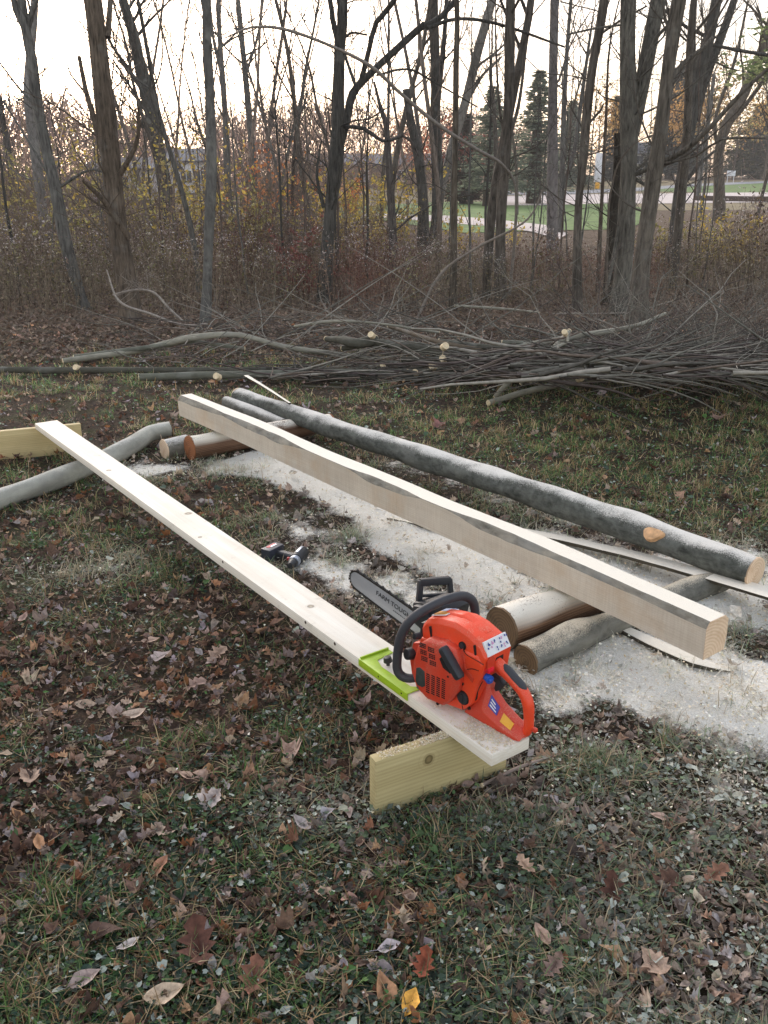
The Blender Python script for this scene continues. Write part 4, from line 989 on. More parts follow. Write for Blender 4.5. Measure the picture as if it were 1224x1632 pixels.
# --- creeping green leaves
lb = Buf()
for v_ in range(6):
    tv, tf = simple_leaf('clover' if v_ < 5 else 'bit', random.Random(v_ + 50))
    n = 24000; x, y = scatter_points(n, rs, fall=[1.9, 1.7, 0.9][v_ % 3], y1=9.6)
    g_ = green(x, y); keep = (rs.rand(n) < 0.10 + 0.90 * sstep(0.44, 0.60, g_)) & (rs.rand(n) < 1.0 - 0.95 * np.clip(dust(x, y), 0, 1)) & (y < 9.4)
    x, y = x[keep], y[keep]; n = len(x)
    sc = rs.uniform(0.007, 0.019, n) * np.where(rs.rand(n) < .08, 1.8, 1) * (0.85 + 0.06 * y)
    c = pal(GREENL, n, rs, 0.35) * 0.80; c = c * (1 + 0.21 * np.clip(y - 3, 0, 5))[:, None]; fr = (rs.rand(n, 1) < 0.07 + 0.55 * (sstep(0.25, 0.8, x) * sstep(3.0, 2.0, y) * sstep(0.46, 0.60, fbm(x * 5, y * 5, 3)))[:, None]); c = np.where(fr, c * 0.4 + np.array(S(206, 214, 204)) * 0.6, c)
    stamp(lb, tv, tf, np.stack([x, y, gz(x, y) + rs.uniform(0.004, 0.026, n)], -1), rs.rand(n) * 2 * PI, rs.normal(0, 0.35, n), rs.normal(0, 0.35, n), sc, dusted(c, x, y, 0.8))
tag(lb.build('ground_ivy', 'blade', smooth=False), kind='stuff')
# --- grass blades, green and dead
def blade_t(bend, w, rng):
    V = []; n = 4
    for i in range(n):
        t = i / (n - 1); xx = bend * t ** 1.8; zz = t * (1 - 0.35 * bend * t); ww = w * (1 - t ** 2.2) * 0.5
        V += [(xx, -ww, zz), (xx, ww, zz)]
    F = []
    for i in range(n - 1): F.append((2 * i, 2 * i + 1, 2 * i + 3, 2 * i + 2))
    return np.array(V), np.array(F)
# clumps: choose clump centres, then blades around them
lb = Buf()
n_c = 9000; cx, cy = scatter_points(n_c, rs, fall=1.05, y1=9.6)
g_ = green(cx, cy)
dens = (0.10 + 0.75 * sstep(0.44, 0.60, g_)) * (0.40 + 1.1 * sstep(2.2, 4.5, cy)) * (1 - 0.85 * np.clip(dust(cx, cy), 0, 1)); ok_ = rs.rand(n_c) < dens; cx, cy = cx[ok_], cy[ok_]
extra = [at(740 + rs.randn() * 60, 1250 + rs.randn() * 12) for _ in range(0)]
tufts = [((955, 1215), 46), ((1010, 1235), 30), ((900, 1225), 26), ((60, 1430), 34), ((95, 1440), 20), ((400, 1590), 34), ((480, 1600), 30), ((930, 1560), 30), ((700, 1330), 12), ((790, 1300), 18), ((30, 1600), 30), ((640, 1400), 14), ((330, 1180), 18), ((400, 1240), 22), ((260, 1290), 14), ((1060, 1190), 20), ((270, 1200), 16), ((460, 1180), 14), ((560, 860), 24), ((540, 900), 16), ((860, 720), 20), ((430, 830), 16)]
for v_ in range(8):
    tv, tf = blade_t([0.15, 0.4, 0.7, 1.0, 0.5, 0.85, 1.2, 0.3][v_], 0.045, rs)
    m_ = 4; x = np.repeat(cx, m_) + rs.normal(0, 0.035, len(cx) * m_); y = np.repeat(cy, m_) + rs.normal(0, 0.035, len(cx) * m_)
    dead = np.repeat(rs.rand(len(cx)) < 0.5, m_)
    tx = []; ty = []
    for (p_, k_) in tufts:
        q = at(*p_); tx.append(q[0] + rs.normal(0, 0.035, k_)); ty.append(q[1] + rs.normal(0, 0.035, k_))
    tx = np.concatenate(tx); ty = np.concatenate(ty); x = np.concatenate([x, tx]); y = np.concatenate([y, ty]); dead = np.concatenate([dead, rs.rand(len(tx)) < 0.3])
    n = len(x); sc = rs.uniform(0.025, 0.070, n) * np.where(dead, 1.1, 1.0) * (1 + .05 * y); sc[-len(tx):] *= 1.15
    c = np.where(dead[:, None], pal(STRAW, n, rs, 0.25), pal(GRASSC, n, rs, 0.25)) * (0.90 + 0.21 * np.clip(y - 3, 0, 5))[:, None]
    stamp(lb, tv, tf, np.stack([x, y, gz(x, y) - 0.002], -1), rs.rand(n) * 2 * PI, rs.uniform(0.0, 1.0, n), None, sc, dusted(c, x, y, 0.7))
tag(lb.build('grass', 'blade'), kind='stuff')
# --- fine dead thatch lying flat
lb = Buf(); tv, tf = blade_t(0.2, 0.028, rs); tv = tv[:, [2, 1, 0]]
n = 17000; x, y = scatter_points(n, rs, fall=1.2, y1=10)
keep = (rs.rand(n) < 0.25 + 0.75 * sstep(0.4, 0.6, fbm(x * 2.1 + 70, y * 2.1, 3))) & (rs.rand(n) < 1 - 0.88 * np.clip(dust(x, y), 0, 1)); x, y = x[keep], y[keep]; n = len(x)
c = pal(STRAW, n, rs, 0.35) * 0.85
stamp(lb, tv, tf, np.stack([x, y, gz(x, y) + rs.uniform(0.002, 0.028, n)], -1), rs.rand(n) * 2 * PI, rs.normal(0, 0.25, n), None, rs.uniform(0.03, 0.09, n), dusted(c, x, y, 0.6))
tag(lb.build('dead_thatch', 'blade', smooth=False), kind='stuff')
# --- sawdust chips
lb = Buf(); tv = np.array([(-.5, -.35, 0), (.5, -.3, .15), (.4, .35, 0), (-.4, .3, .12)]); tf = np.array([(0, 1, 2, 3)])
n = 90000; x, y = scatter_points(n, rs, fall=1.5, y1=8.5)
d_ = dust(x, y); keep = rs.rand(n) < 0.006 + 0.9 * sstep(0.12, 0.9, d_); x, y, d_ = x[keep], y[keep], d_[keep]; n = len(x)
stamp(lb, tv, tf, np.stack([x, y, gz(x, y) + rs.uniform(0.003, 0.018, n) + 0.012 * rs.rand(n) * (d_ < .5)], -1), rs.rand(n) * 2 * PI, rs.normal(0, 0.5, n), rs.normal(0, 0.5, n), rs.uniform(0.003, 0.010, n) * (0.8 + 0.12 * y), pal([S(246, 236, 214, .92), S(232, 218, 192, .9), S(252, 246, 232, .94), S(214, 194, 160, .88)], n, rs, 0.06))
tag(lb.build('sawdust', 'flake', smooth=False), kind='stuff')
# sawdust settled on the board end and on the near greenish board
def dust_on(name, fr_, n, xr, yr, z, parent=None, tall=0.004, dens=None):
    bf = Buf(); xx = rs.uniform(*xr, n); yy = rs.uniform(*yr, n)
    if dens is not None: k_ = rs.rand(n) < dens(xx, yy); xx, yy = xx[k_], yy[k_]
    n = len(xx)
    stamp(bf, tv, tf, np.stack([xx, yy, z + rs.uniform(0.0008, tall, n)], -1), rs.rand(n) * 2 * PI, rs.normal(0, 0.5, n), rs.normal(0, 0.5, n), rs.uniform(0.002, 0.005, n), pal([S(236, 222, 190, .88), S(224, 204, 170, .85), S(240, 232, 214, .85)], n, rs, 0.05))
    o = bf.build(name, 'flake', parent, smooth=False)
    if parent is None: o.matrix_world = fr_
    return tag(o, kind='stuff')
dust_on('sawdust', board.matrix_world, 5200, (0.0, 0.34), (0.004, 0.136), 0.038, None, 0.004, lambda a_, b_: np.clip(0.75 * np.exp(-((a_ - 0.09) / 0.10) ** 2) + 0.10, 0, 1) * (0.35 + 0.9 * (fbm(a_ * 25, b_ * 25, 3) > 0.47)))
dust_on('sawdust', nb.matrix_world, 2600, (0.02, 0.33), (0.002, 0.036), 0.184, None, 0.004, lambda a_, b_: 0.25 + 0.7 * (a_ > 0.15))

# --- leaves that stand out one by one
SPOT = [ # px, py, size, kind, colour, yaw, tilt, curl, label
 (654, 1600, .075, 'oval', S(226, 168, 76), 1.2, .15, .5, 'bright yellow oval leaf lying on the ground at the bottom of the view'),
 (318, 1512, .135, 'oak', S(112, 62, 44), 1.9, .25, .8, 'large dark reddish brown oak leaf among green creeping leaves'),
 (1040, 1536, .080, 'maple', S(196, 158, 128), 2.2, .2, .5, 'pale tan notched leaf lying on the frosted green ground cover'),
 (155, 1495, .13, 'oval', S(92, 64, 52), .2, .5, 1.6, 'big curled dark brown leaf in the shade left of the large oak leaf'),
 (338, 1278, .085, 'maple', S(190, 176, 170), 1.0, .3, .7, 'light grey pointed leaf standing out on the dark litter left of the greenish board'),
 (255, 1384, .070, 'oval', S(182, 116, 74), 1.1, .4, 1.0, 'orange brown folded leaf standing upright near a green tuft'),
 (62, 1343, .055, 'oval', S(200, 136, 74), 2.0, .3, .8, 'small golden orange leaf beside a dry grass tuft'),
 (262, 1588, .095, 'oval', S(196, 172, 138), .3, .1, .6, 'wide pale tan leaf lying flat near the bottom of the clearing'),
 (135, 1563, .080, 'oval', S(168, 146, 140), .5, .2, .5, 'mauve grey oval leaf on green ground cover below the curled dark leaf'),
 (404, 1560, .10, 'oak', S(146, 86, 58), 1.5, .2, .8, 'rusty brown oak leaf just right of the large dark oak leaf'),
 (45, 1238, .075, 'maple', S(184, 150, 122), 2.6, .2, .6, 'pinkish tan maple leaf lying near the left side of the clearing'),
 (298, 1243, .060, 'oval', S(186, 150, 124), 2.7, .15, .6, 'small peach coloured oval leaf behind the light grey pointed leaf'),
 (838, 1385, .070, 'oak', S(194, 152, 116), 2.2, .2, .6, 'pale orange notched leaf on litter below the chainsaw end of the board'),
 (975, 1425, .095, 'oak', S(96, 52, 36), 1.4, .5, 1.2, 'dark mahogany curled leaf standing up in the green ground cover'),
 (1060, 1415, .10, 'oak', S(110, 72, 54), .6, .4, 1.3, 'crumpled brown oak leaf right of the mahogany leaf'),
 (1140, 1398, .085, 'oak', S(150, 96, 66), .4, .4, 1.2, 'crumpled orange brown leaf near the frosted plants'),
 (1050, 1306, .055, 'oval', S(190, 154, 134), 2.9, .1, .4, 'small smooth pink tan oval leaf on grass below the sawdust'),
 (864, 1495, .065, 'oval', S(190, 150, 124), 2.1, .3, .7, 'narrow pink tan leaf pointing up on the dark litter'),
 (340, 965 , .0, '', None, 0, 0, 0, ''),
 (258, 1045, .080, 'maple', S(170, 154, 152), .6, .2, .6, 'pale lilac grey leaf on the litter left of the long board'),
 (240, 1022, .075, 'oval', S(188, 152, 128), .2, .1, .5, 'flat tan oval leaf behind the lilac grey leaf'),
 (345, 1042, .11, 'oak', S(170, 136, 110), .9, .3, .8, 'large light brown oak leaf beneath the overhang of the long board'),
 (310, 1090, .09, 'oak', S(176, 138, 120), .5, .3, .9, 'pinkish twisted oak leaf left of the board in the middle of the clearing'),
 (215, 1138, .085, 'oval', S(196, 172, 148), .3, .1, .7, 'long pale straw coloured curled leaf on the dark litter'),
 (352, 911, .060, 'oval', S(140, 108, 100), .4, .2, .4, 'round dull purple brown leaf close to the shaded edge of the long board'),
 (38, 990, .060, 'oval', S(176, 136, 118), 1.3, .3, .6, 'small upright pinkish leaf among dark green plants on the left'),
 (702, 679, .11, 'maple', S(160, 100, 92), .3, .3, 1.0, 'reddish folded leaf alone on the grass beyond the long grey log'),
 (1148, 666, .12, 'maple', S(176, 136, 112), .3, .3, .9, 'light brown leaf on the grass in front of the brush pile'),
 (640, 1300, .0, '', None, 0, 0, 0, ''),
 (520, 1300, .062, 'oval', S(150, 152, 162), .5, .4, 1.5, 'bluish grey crumpled leaf close to the end of the near greenish board'),
 (480, 1318, .07, 'oval', S(166, 160, 160), 2.5, .3, .8, 'silvery leaf beside the bluish crumpled leaf'),
 (882, 1545, .07, 'oak', S(140, 108, 96), .8, .4, .9, 'brown leaf leaning on green plants near the bottom right tuft'),
 (612, 1580, .09, 'oval', S(170, 128, 96), 1.8, .4, 1.0, 'tall narrow brown leaf left of the bright yellow leaf'),
 (675, 1545, .08, 'oak', S(142, 78, 56), 1.3, .3, .8, 'rust red leaf right above the bright yellow leaf'),
 (205, 1510, .06, 'oval', S(188, 184, 182), .4, .2, .5, 'whitish torn leaf above the wide pale tan leaf'),
 (620, 1515, .06, 'oval', S(176, 170, 178), .2, .2, .4, 'pale grey lilac flat leaf above the rust red leaf'),
]
rr_ = random.Random(99)
for (px, py, sz, kd, colr, yw, tl_, cu_, lab) in SPOT:
    if not lab: continue
    tvv, tff = lobed_leaf(kd, rr_, cu_ * 0.8)
    p = at(px, py, 0.02); p[2] = gz(p[0], p[1]) + 0.026
    bf = Buf(); sc = sz * 0.95; vv = tvv * sc
    rim = 1 - 0.35 * (np.abs(tvv[:, 1]) < 0.02)
    bf.add(vv, tff, (np.array(colr) if 'yellow' in lab else np.array(colr) * 0.60 + np.array([0.16, 0.13, 0.115]) * np.mean(colr) * 2.9)[None] * rim[:, None] * (0.8 + 0.5 * fbm(tvv[:, 0] * 6 + px, tvv[:, 1] * 6, 3))[:, None])
    sv = np.array([(-.5 * sc - .3 * sc, 0, 0.004), (-.5 * sc, 0, 0), (0.3 * sc, 0, 0.001)]); tube(bf, sv, [0.0012, 0.0010, 0.0004], 5, np.array(colr) * 0.6)
    o = bf.build('fallen_leaf', 'leaf', smooth=True)
    o.location = p; o.rotation_euler = (rr_.uniform(-.2, .2), -tl_, yw)
    tag(o, lab, 'leaf', 'single fallen leaves that stand out on the ground')
# larger green leaves
for px, py, sz, colr, lab in [(590, 1462, .055, S(96, 138, 84), 'bright green pointed leaf standing in the litter'), (556, 1000, .0, None, '')]:
    if not lab: continue

# ------------------------------------------------------------------ brush pile
def stick(name, pts, w, label, mat='stick_bark', col=S(104, 102, 92, 0.8), seed=1, k=10, both=True, cat='branch', group='cut branches of the brush pile', lump=0.16, cuts=()):
    P = []; Rr = []
    for (x, y, z), ww in zip(pts, w):
        q = at(x, y, z); P.append(q); Rr.append(ww / 2 * depth(q) / FPX)
    o = seg_tube_obj(name, P, Rr, mat, col, label, cat, k=k, lump=lump, seed=seed, step=0.10, group=group, both=both)
    inv = np.array(frame_mat(P[0], (P[-1] - P[0]) / np.linalg.norm(P[-1] - P[0])).inverted())
    for (x, y, z, rad) in cuts:                      # sawn-off side branches showing pale wood
        q = at(x, y, z); l_ = inv[:3, :3] @ q + inv[:3, 3]; dv = inv[:3, :3] @ np.array([0.35 * (1 if (x % 2) else -1), -0.8, 0.45]); dv /= np.linalg.norm(dv)
        b = bmesh.new(); bm_cyl(b, tuple(l_ - dv * 0.03), tuple(dv), rad, 0.05, 12, rad * 0.97); bm_obj('cut_stub', b, 'cut_face', parent=o)
    return o
GR = S(112, 112, 100, 0.8); GD = S(84, 82, 72, 0.8); GL = S(150, 146, 132, 0.8)
stick('cut_branch', [(222, 601, .05), (400, 597, .055), (600, 594, .055), (780, 592, .06), (980, 584, .06)], [12, 13, 13, 12, 8], 'longest straight grey pole lying along the front foot of the brush pile', col=GR, seed=1, cuts=[(662, 594, .09, .028), (650, 593, .07, .022), (742, 591, .10, .018), (346, 600, .09, .03)])
stick('cut_branch', [(-60, 588, .04), (60, 590, .045), (160, 590, .045), (330, 590, .05), (520, 586, .05)], [10, 10, 10, 9, 6], 'long dark thin pole lying at the left foot of the brush pile', col=GD, seed=2, cuts=[(122, 586, .07, .028)])
stick('cut_branch', [(100, 575, .05), (200, 562, .08), (262, 549, .16), (310, 538, .26), (380, 534, .30), (450, 552, .2), (520, 562, .12), (600, 572, .08)], [8, 10, 11, 10, 9, 9, 8, 6], 'bowed grey branch arching over the left side of the brush pile', col=GL, seed=3)
stick('cut_branch', [(118, 569, .05), (230, 555, .12), (300, 545, .2), (390, 556, .15)], [7, 9, 8, 6], 'short grey branch crossing under the bowed branch', col=GR, seed=4)
stick('cut_branch', [(597, 541, .34), (570, 548, .33), (545, 542, .33), (520, 540, .3)], [16, 17, 14, 9], 'thick crooked dark branch stub with a pale cut end on top of the pile', col=GD, seed=5, cuts=[(592, 534, .40, .028)])
stick('cut_branch', [(706, 562, .26), (650, 553, .3), (600, 546, .32), (545, 556, .25)], [15, 14, 12, 9], 'dark branch pointing left across the middle of the pile with cut stubs', col=GD, seed=6, cuts=[(709, 552, .34, .032), (706, 572, .22, .030), (690, 583, .14, .036), (610, 583, .1, .02)])
stick('cut_branch', [(778, 642, .03), (850, 621, .07), (925, 607, .10), (1000, 595, .15), (1052, 582, .22)], [9, 11, 12, 10, 7], 'light grey branch in front of the right half of the pile, nearest the grass', col=GL, seed=7, cuts=[(925, 604, .15, .025)])
stick('cut_branch', [(790, 632, .05), (812, 608, .2), (850, 580, .33), (885, 552, .42), (908, 527, .52)], [8, 8, 8, 8, 7], 'light grey branch leaning up against the pile from its front', col=GL, seed=8, cuts=[(900, 530, .56, .022)])
stick('cut_branch', [(830, 612, .15), (880, 556, .45), (905, 545, .5), (905, 528, .55)], [5, 6, 5, 4], 'thin pale branch beside the leaning light grey branch', col=GL, seed=9)
stick('cut_branch', [(760, 560, .25), (850, 548, .35), (930, 534, .45), (1010, 520, .5), (1060, 500, .55)], [8, 9, 9, 8, 5], 'grey branch slanting up to the right across the top of the pile', col=GL, seed=10)
stick('cut_branch', [(700, 545, .3), (800, 556, .3), (900, 566, .3), (1020, 560, .3)], [11, 11, 9, 7], 'dark grey pole in the middle of the pile', col=GD, seed=11)
stick('cut_branch', [(770, 583, .12), (900, 577, .15), (1060, 575, .16), (1250, 566, .2)], [12, 12, 11, 8], 'dark straight pole low in the right half of the pile', col=GD, seed=12)
stick('cut_branch', [(800, 545, .35), (960, 552, .35), (1100, 548, .35), (1260, 545, .3)], [7, 8, 7, 5], 'grey pole on the upper right of the pile', col=GR, seed=13)
stick('cut_branch', [(725, 487, .25), (800, 492, .25), (860, 498, .28)], [4, 4, 3], 'pale thin stick reaching back above the pile', col=GL, seed=14)
stick('cut_branch', [(470, 520, .3), (530, 512, .4), (600, 515, .4), (700, 530, .3)], [4, 5, 4, 4], 'thin light stick on the back of the pile', col=GL, seed=15)
stick('cut_branch', [(900, 605, .06), (1010, 600, .08), (1130, 592, .12), (1260, 590, .12)], [9, 9, 8, 6], 'grey pole along the right foot of the pile', col=GR, seed=16)
stick('cut_branch', [(640, 572, .15), (740, 575, .18), (860, 590, .14), (960, 592, .12)], [9, 9, 8, 6], 'dark pole angled down in the front centre of the pile', col=GD, seed=17)
stick('cut_branch', [(620, 520, .35), (700, 545, .35), (790, 562, .25), (900, 590, .15)], [6, 7, 7, 5], 'brown branch running down the face of the pile to the right', col=S(104, 92, 78, .8), seed=18)
# fine brush
bf = Buf(); rt = np.random.RandomState(5)
def brush_stick(px, py, z, az, el, ln, r, bend, col):
    q = at(px, py, z); n = 6; d0 = np.array([math.cos(az) * math.cos(el), math.sin(az) * math.cos(el), math.sin(el)])
    P = [q]; d_ = d0.copy()
    for i in range(n):
        d_ = d_ + rt.normal(0, bend, 3) * np.array([1, 1, 0.8]) + np.array([0, 0, -0.02]); d_ /= np.linalg.norm(d_)
        nx_ = P[-1] + d_ * ln / n
        if nx_[1] < 7.9 and d_[1] < 0: d_[1] *= -0.35; d_ /= np.linalg.norm(d_); nx_ = P[-1] + d_ * ln / n
        if nx_[2] < 0.02: nx_[2] = 0.02; d_[2] = abs(d_[2]) * 0.3
        P.append(nx_)
    tube(bf, P, np.linspace(r, r * 0.35, n + 1), 4, col)
    return P
cols_t = [np.array(c_) for c_ in (S(112, 109, 100, .85), S(88, 84, 77, .8), S(150, 144, 133, .85), S(116, 103, 93, .8), S(92, 82, 78, .8))]
for i in range(1050):                                # right half: thick sheaf with tips fanning to the right
    px = rt.uniform(760, 1340) if rt.rand() < 0.86 else rt.uniform(480, 900)
    hmax = 0.42 * float(sstep(640, 980, px)) + 0.10
    z = rt.uniform(0.03, hmax) ; py = 604 - rt.uniform(0, 48) * float(sstep(400, 800, px))
    az = (rt.normal(0.05, 0.24) if rt.rand() < 0.6 else abs(rt.normal(0.0, 0.8))) + (PI if rt.rand() < 0.25 else 0)
    brush_stick(px - 60, py, z, az, rt.normal(0.03, 0.08), rt.uniform(0.4, 1.25), rt.uniform(0.003, 0.010) * (2.0 if rt.rand() < .16 else 1), 0.10, cols_t[rt.randint(5)])
for i in range(420):                                 # twiggy tops bristling upward at the right
    px = rt.uniform(900, 1340); brush_stick(px, rt.uniform(545, 605), rt.uniform(0.05, 0.35), rt.normal(0.3, 0.5), rt.uniform(0.05, 0.5), rt.uniform(0.5, 1.2), rt.uniform(0.002, 0.005), 0.12, cols_t[rt.randint(5)])
for i in range(240):                                 # looser tangle at the left
    px = rt.uniform(200, 720); brush_stick(px, rt.uniform(505, 580), rt.uniform(0.03, 0.28), rt.uniform(0, 2 * PI), rt.normal(0.08, 0.15), rt.uniform(0.4, 1.3), rt.uniform(0.002, 0.007), 0.14, cols_t[rt.randint(5)])
for i in range(22):                                  # long wands standing out of it, crossing the weeds
    px = rt.uniform(380, 900); brush_stick(px, rt.uniform(525, 560), 0.2, rt.choice([0.3, 0.5, 2.6, 0.8]), rt.uniform(0.25, 0.6), rt.uniform(1.2, 2.4), rt.uniform(0.004, 0.007), 0.06, cols_t[rt.randint(3)])
def heap_twig(px, py, z, az, el, ln, r):              # forked twiggy tops heaped in the right half
    branchy(bf, at(px, py, z), (math.cos(az) * math.cos(el), abs(math.sin(az)) * math.cos(el), math.sin(el)), ln, r, 2, rt, cols_t[rt.randint(5)] , 0.08, (4, 3), 4, 0.22)
HT = [(rt.uniform(900, 1340), rt.uniform(540, 598), rt.uniform(0.05, 0.4), rt.normal(0.2, 0.6) + (PI if rt.rand() < .3 else 0), rt.uniform(0.0, 0.6), rt.uniform(0.6, 1.3), rt.uniform(0.004, 0.009)) for i in range(230)] + [(rt.uniform(300, 900), rt.uniform(510, 570), rt.uniform(0.05, 0.2), rt.uniform(0, 2 * PI), rt.uniform(0.0, 0.4), rt.uniform(0.5, 1.0), rt.uniform(0.004, 0.008)) for i in range(60)]
BRUSH_LATER = HT


# ------------------------------------------------------------------ trees
def branchy(bf, p, d, ln, r, lev, rng, col, up=0.25, kids=(5, 4), k=5, wander=0.16):
    n = 6 if lev > 0 else 4
    P = [np.array(p, float)]; d = np.array(d, float); d /= np.linalg.norm(d)
    for i in range(n):
        d = d + rng.normal(0, wander, 3) + np.array([0, 0, up * 0.25]); d /= np.linalg.norm(d)
        P.append(P[-1] + d * ln / n)
    Rr = np.linspace(r, r * 0.3, n + 1)
    tube(bf, P, Rr, max(3, k), col)
    if lev > 0:
        nk = kids[lev - 1] if lev - 1 < len(kids) else 4
        for j in range(nk):
            t = rng.uniform(0.2, 0.98); i = min(n - 1, int(t * n)); q = P[i] + (P[i + 1] - P[i]) * (t * n - i)
            T = P[i + 1] - P[i]; T /= np.linalg.norm(T)
            s_ = np.cross(T, rng.normal(0, 1, 3)); s_ /= np.linalg.norm(s_)
            ang = rng.uniform(0.45, 1.0)
            branchy(bf, q, T * math.cos(ang) + s_ * math.sin(ang), ln * rng.uniform(0.35, 0.6) * (1.1 - 0.4 * t), max(0.0016, r * (1 - 0.6 * t) * 0.5), lev - 1, rng, col, up, kids, max(3, k - 1), wander)
for q_ in BRUSH_LATER: heap_twig(*q_)
tag(bf.build('brushwood', 'twig'), kind='stuff')
TREES = 0
def tree(name, label, base, pts, w, limbs=(), col=S(110, 100, 88, .8), mat='bark', seed=1, twigs=8, k=14, top=8.5, snag=False, crown=True, lump=0.10, drift=0.0, cat='tree', yb=None, basez=-0.05, tw_len=0.9, tw_col=None, group=None, flare=1.12):
    # base (px,py) where the trunk meets the ground; pts [(px,py)] upward; w widths in photo pixels
    rng = np.random.RandomState(seed * 13 + 5)
    B = at(base[0], base[1], 0.0) if yb is None else aty(base[0], base[1], yb)
    if yb is not None: B[2] = 0
    Y = B[1]
    P = [np.array([B[0], B[1], basez])]; Rr = [0]
    for i, (x, y) in enumerate(pts):
        q = aty(x, y, Y + drift * (i + 1)); P.append(q); Rr.append(w[i + 1] / 2 * 0.93 * depth(q) / FPX)
    Rr[0] = w[0] / 2 * depth(B) / FPX * flare
    P = np.array(P)
    r_ = root(name, (B[0], B[1], 0), label, cat, None, group)
    off = np.array([B[0], B[1], 0])
    c0 = np.array(col)
    n0 = len(P)
    if not snag and P[-1][2] < top:
        d = P[-1] - P[-2]; d /= np.linalg.norm(d); d = d * 0.7 + np.array([0, 0, 0.5]); d /= np.linalg.norm(d)
        rr = Rr[-1]; left = top - P[-1][2]
        for i in range(4):
            d = d + rng.normal(0, 0.06, 3); d /= np.linalg.norm(d); P = np.vstack([P, P[-1] + d * left / 4]); rr *= 0.72; Rr.append(rr)
    Pt, Rt = resample(P - off, Rr, 0.12 if Y < 16 else 0.25)
    bf = Buf(); cc = c0[None] * (0.65 + 0.70 * fbm(Pt[:, 2] * 2.2 + seed * 3, Pt[:, 2] * 0 + seed, 4))[:, None]
    cc = np.repeat(cc, k, 0)
    tube(bf, Pt, Rt, k, cc, 0, lump, True, rng)
    lows = []
    for lm in limbs:                                 # limbs traced one by one: part of the trunk
        lp_, lw = lm[0], lm[1]; dy = lm[2] if len(lm) > 2 else 0.0; up_ = lm[3] if len(lm) > 3 else True
        Q = np.array([aty(x, y, Y + dy * i / max(1, len(lp_) - 1)) for i, (x, y) in enumerate(lp_)]); Wr = [v / 2 * depth(q) / FPX for v, q in zip(lw, Q)]
        if up_:
            d = Q[-1] - Q[-2]; d /= np.linalg.norm(d); d = d * 0.8 + np.array([0, 0, 0.35]); d /= np.linalg.norm(d)
            L2 = max(0.8, min(4.0, top - Q[-1][2])) if lw[-1] > 7 else 1.2
            for i in range(3): d = d + rng.normal(0, 0.08, 3); d /= np.linalg.norm(d); Q = np.vstack([Q, Q[-1] + d * L2 / 3]); Wr.append(Wr[-1] * 0.62)
        Ql, Wl = resample(Q - off, Wr, 0.12 if Y < 16 else 0.25)
        kk = 10 if lw[0] > 8 else 6
        tube(bf, Ql, Wl, kk, c0 * 0.95, 0, lump, False, rng); lows.append((Ql, Wl))
    bf.build('trunk', mat, r_)
    # fine branches
    cb = Buf(); tc = np.array(tw_col if tw_col is not None else c0 * 0.85)
    zt = Pt[:, 2]
    for (Pp, Wp, nn) in [(Pt, Rt, twigs)] + [(a_, b_, max(2, int(twigs * 0.7))) for a_, b_ in lows]:
        lo = 0 if Pp is not Pt else np.searchsorted(zt, 0.9)
        cand = [i for i in range(lo, len(Pp) - 1) if Pp[i][2] < 4.6 + (Y > 15) * 2]
        for j in range(nn if cand else 0):
            i = cand[rng.randint(len(cand))]; az = rng.uniform(0, 2 * PI); el = rng.uniform(0.1, 1.0)
            branchy(cb, Pp[i], (math.cos(az) * math.cos(el), math.sin(az) * math.cos(el) * .8, math.sin(el)), tw_len * rng.uniform(0.4, 1.5), max(0.003, min(0.014, Wp[i] * 0.16)), 2, rng, tc, 0.3, (3, 4), 4)
        if crown and not snag:
            cand = [i for i in range(len(Pp) - 1) if Pp[i][2] >= 3.6]
            for j in range(6 if cand else 0):
                i = cand[rng.randint(len(cand))]; az = rng.uniform(0, 2 * PI); el = rng.uniform(0.4, 1.1)
                branchy(cb, Pp[i], (math.cos(az) * math.cos(el), math.sin(az) * math.cos(el), math.sin(el)), rng.uniform(1.2, 2.8), max(0.008, Wp[i] * 0.35), 2, rng, tc, 0.35, (4, 4), 5)
    if cb.n: cb.build('crown' if not snag else 'twigs', 'twig', r_)
    return r_
BR = S(98, 91, 83, .8); GY = S(104, 102, 98, .8); DK = S(76, 74, 70, .8); PL = S(136, 132, 128, .8); WB = S(104, 92, 80, .8)
tree('bare_tree', 'slender dark tree leaning left with a Y fork at its top', (136, 492), [(128, 470), (105, 385), (88, 300), (74, 240), (58, 160), (50, 90), (40, 40)], [22, 20, 20, 20, 18, 18, 18, 17],
     [([(42, 50), (25, 15), (18, -20)], [11, 10, 9]), ([(42, 50), (52, 15), (62, -20)], [10, 9, 8]), ([(92, 300), (150, 270), (205, 300)], [5, 4, 3], 0, False), ([(62, 175), (30, 140), (0, 100)], [5, 4, 3], 0, False), ([(88, 300), (60, 250), (5, 160)], [4, 4, 3], 0.3, False)], col=GY, seed=1)
tree('bare_tree', 'pale grey tree standing just behind the leaning dark tree', (78, 430), [(66, 320), (54, 230), (45, 150), (50, 70), (55, 10)], [18, 17, 16, 15, 14, 13], col=PL, seed=2, mat='bark_smooth')
tree('bare_tree', 'thick brown-barked tree with a pale peeled patch, biggest trunk on the left', (208, 508), [(200, 440), (190, 380), (182, 300), (174, 230), (166, 160), (158, 90), (150, 20)], [36, 33, 32, 31, 31, 32, 32, 31],
     [([(168, 262), (150, 190), (138, 150), (126, 90)], [9, 9, 8, 6], 0.4, False), ([(138, 150), (112, 118), (104, 92)], [4, 3, 2], 0.2, False), ([(190, 280), (215, 235), (222, 195), (218, 150)], [10, 7, 5, 3], -0.3, False), ([(205, 380), (165, 320), (132, 288)], [11, 8, 5], -0.5, False), ([(172, 60), (176, 0)], [10, 8], 0.2)], col=WB, seed=3, twigs=10, k=20, lump=0.07)
bm = bmesh.new()
